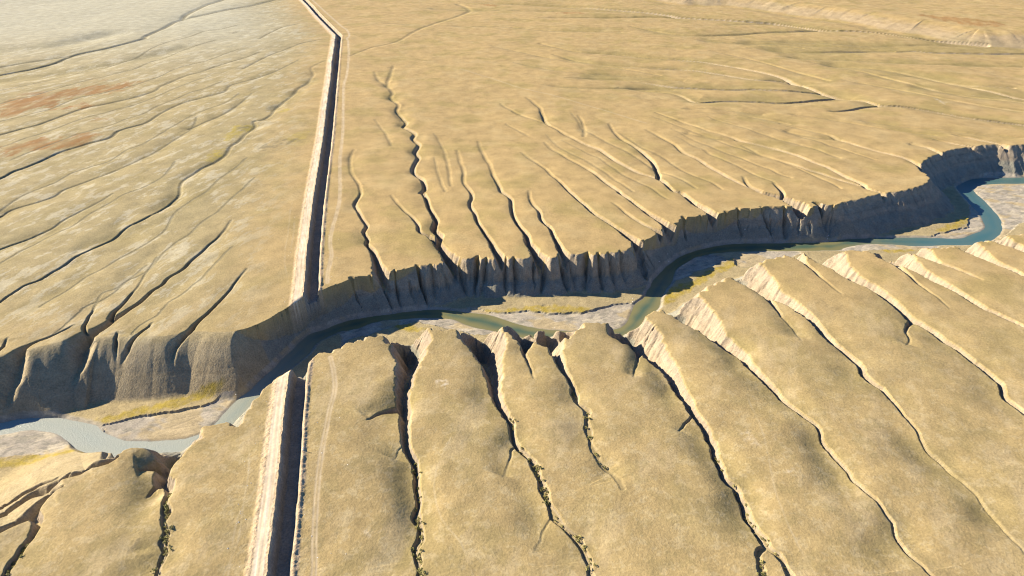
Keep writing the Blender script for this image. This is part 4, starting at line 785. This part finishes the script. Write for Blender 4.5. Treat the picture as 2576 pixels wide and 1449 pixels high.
# ------------------------------------------------------------------ helper: ground height
def hz(x, y):
    j = min(max(int(np.searchsorted(Yr, y)) - 1, 0), NR_ - 2)
    f = (y - Yr[j]) / (Yr[j + 1] - Yr[j])
    w = Wd[j] * (1 - f) + Wd[j + 1] * f
    i = min(max(int(np.searchsorted(ui, x / w)) - 1, 0), NC_ - 2)
    g = (x / w - ui[i]) / (ui[i + 1] - ui[i])
    return float((Z[j, i] * (1 - g) + Z[j, i + 1] * g) * (1 - f) + (Z[j + 1, i] * (1 - g) + Z[j + 1, i + 1] * g) * f)
# ------------------------------------------------------------------ shrubs, stones, marker post
def tag(o, label, cat, group=None):
    o['label'] = label; o['category'] = cat
    if group: o['group'] = group
def leaf_mesh(name, seed, n=46):
    r = random.Random(seed); vs = []; fs = []
    lobes = [(r.uniform(-.35, .35), r.uniform(-.35, .35), r.uniform(.35, .6), r.uniform(.3, .5)) for _ in range(4)]
    for _ in range(n):
        cx_, cy_, cz_, cr = r.choice(lobes)
        th, ph = r.uniform(0, 6.283), r.uniform(-.5, 1.5)
        p = Vector((cx_ + cr * math.cos(th) * math.cos(ph), cy_ + cr * math.sin(th) * math.cos(ph), max(.03, cz_ + cr * .8 * math.sin(ph))))
        a = Vector((r.gauss(0, 1), r.gauss(0, 1), r.gauss(0, .6))).normalized() * r.uniform(.14, .24)
        b_ = a.cross(Vector((r.gauss(0, 1), r.gauss(0, 1), r.gauss(0, 1)))).normalized() * r.uniform(.10, .18)
        k = len(vs); vs += [p - a - b_ * .4, p + b_, p + a - b_ * .4, p - b_ * .8]; fs.append((k, k + 1, k + 2, k + 3))
    me = bpy.data.meshes.new(name); me.from_pydata([tuple(v) for v in vs], [], fs)
    return me
def plain(name, c1, c2, scale, rough_=.9):
    m, nt, b = new_mat(name); nd, lk = nt.nodes, nt.links
    b.inputs['Roughness'].default_value = rough_
    oi = nd.new('ShaderNodeObjectInfo'); tc = nd.new('ShaderNodeTexCoord')
    n = nd.new('ShaderNodeTexNoise'); n.inputs['Scale'].default_value = scale; lk.new(tc.outputs['Object'], n.inputs['Vector'])
    ad = nd.new('ShaderNodeMath'); ad.operation = 'ADD'; lk.new(n.outputs[0], ad.inputs[0])
    sb = nd.new('ShaderNodeMath'); sb.operation = 'MULTIPLY_ADD'; sb.inputs[1].default_value = .7; sb.inputs[2].default_value = -.35
    lk.new(oi.outputs['Random'], sb.inputs[0]); lk.new(sb.outputs[0], ad.inputs[1])
    cr = nd.new('ShaderNodeValToRGB'); cr.color_ramp.elements[0].color = (*c1, 1); cr.color_ramp.elements[1].color = (*c2, 1)
    cr.color_ramp.elements[0].position = .25; cr.color_ramp.elements[1].position = .75
    lk.new(ad.outputs[0], cr.inputs[0]); lk.new(cr.outputs[0], b.inputs['Base Color'])
    return m
M_leaf = plain('shrub_leaves', (.15, .145, .04), (.32, .275, .085), 3.0)
M_stone = plain('pale_stone', (.38, .36, .32), (.62, .59, .54), 4.0)
M_white = plain('white_paint', (.72, .72, .70), (.8, .8, .78), 6.0, .6)
shrubs = [leaf_mesh('shrub', 500 + k) for k in range(6)]
for me in shrubs: me.materials.append(M_leaf)
def stone_mesh(seed):
    r = random.Random(seed)
    import bmesh
    bm = bmesh.new(); bmesh.ops.create_icosphere(bm, subdivisions=1, radius=.5)
    for v in bm.verts: v.co *= r.uniform(.72, 1.15); v.co.z *= .7
    me = bpy.data.meshes.new('stone'); bm.to_mesh(me); bm.free(); me.materials.append(M_stone)
    return me
stones = [stone_mesh(40 + k) for k in range(6)]
def put(name, me, x, y, size, label, cat, group, sink=0.0):
    o = bpy.data.objects.new(name, me); col.objects.link(o)
    o.location = (x, y, hz(x, y) - sink * size); o.scale = (size * random.uniform(.85, 1.2), size * random.uniform(.85, 1.2), size * random.uniform(.8, 1.1))
    o.rotation_euler = (0, 0, random.uniform(0, 6.28))
    tag(o, label, cat, group)
    return o
WHERE = SHRUB_WHERE
sg = [(P, s) for (P, s, dp, opt) in gl if opt.get('shr')]
for k, (P, s) in enumerate(sg):
    a, b_, cnt, words = WHERE[k]
    for _ in range(cnt):
        f = random.uniform(a, b_) * s[-1]
        x = float(np.interp(f, s, P[:, 0])) + random.gauss(.4, 1.0); y = float(np.interp(f, s, P[:, 1])) + random.gauss(0, .6)
        if y < 140 or abs(x) > 1.05 * (y * cp + 280 * sp) * .7454: continue
        put('shrub', shrubs[random.randrange(6)], x, y, random.uniform(1.0, 2.2), 'small olive shrub in ' + words, 'shrub', 'shrubs in ' + words, .08)
cP, cs, _ = spline(CANAL, 6)
def along(dist, u_):
    x = np.interp(dist, cs, cP[:, 0]); y = np.interp(dist, cs, cP[:, 1])
    x2 = np.interp(dist + 2, cs, cP[:, 0]); y2 = np.interp(dist + 2, cs, cP[:, 1])
    L = math.hypot(x2 - x, y2 - y); return float(x + (y2 - y) / L * u_), float(y - (x2 - x) / L * u_)
for n_, lo, hi, words, sz in ((30, -30, -18, 'turf beside the haul road, left of the canal', (.35, .9)), (30, 9, 34, 'turf near the wheel track, right of the canal', (.3, .75)), (12, -3, 3, 'dark floor of the canal trench', (.4, .9))):
    c_ = 0
    while c_ < n_:
        x, y = along(random.uniform(60, 520), random.choice([random.uniform(lo, hi), random.triangular(lo, hi, hi if lo < -10 else lo)]))
        if y < 195 or hz(x, y) < -9 or y > 620: continue
        if lo != -3 and hz(x, y) < -2.5: continue
        put('stone', stones[random.randrange(6)], x, y, random.uniform(*sz), 'pale stone lying on the ' + words, 'stone', 'stones on the ' + words, .0); c_ += 1
c_ = 0
nb = [i for i in range(len(RPn)) if -200 < RPn[i, 0] < 330]
while c_ < 18:
    i = random.choice(nb); x, y = RPn[i, 0] + random.uniform(-3, 3), RPn[i, 1] + random.uniform(1, 9)
    if hz(x, y) < -29.9: continue
    put('boulder', stones[random.randrange(6)], x, y, random.uniform(.7, 1.7), 'pale boulder fallen on the foot of the talus by the river', 'boulder', 'boulders at the talus foot', .1); c_ += 1
# marker post on the spoil bank
px, py = POST
root = bpy.data.objects.new('marker_post', None); col.objects.link(root)
root.location = (px, py, hz(px, py) - .05)
tag(root, 'white marker post casting a long shadow beside the right spoil bank of the canal', 'post')
import bmesh
def part(name, rings, mat, nseg=10):
    bm = bmesh.new(); prev = None
    for rad, z in rings:
        ring = [bm.verts.new((rad * math.cos(6.2832 * q / nseg), rad * math.sin(6.2832 * q / nseg), z)) for q in range(nseg)]
        if prev: [bm.faces.new((prev[q], prev[(q + 1) % nseg], ring[(q + 1) % nseg], ring[q])) for q in range(nseg)]
        prev = ring
    bm.faces.new(prev)
    me = bpy.data.meshes.new(name); bm.to_mesh(me); bm.free(); me.materials.append(mat)
    o = bpy.data.objects.new(name, me); col.objects.link(o); o.parent = root
    return o
part('shaft', [(.20, 0), (.17, 1.5)], M_white)
part('cap', [(.17, 1.5), (.27, 1.52), (.27, 1.68), (.10, 1.8)], M_white)
part('footing', [(.5, -.2), (.46, .12), (.34, .2)], M_stone)


print('done', time.time() - T0)
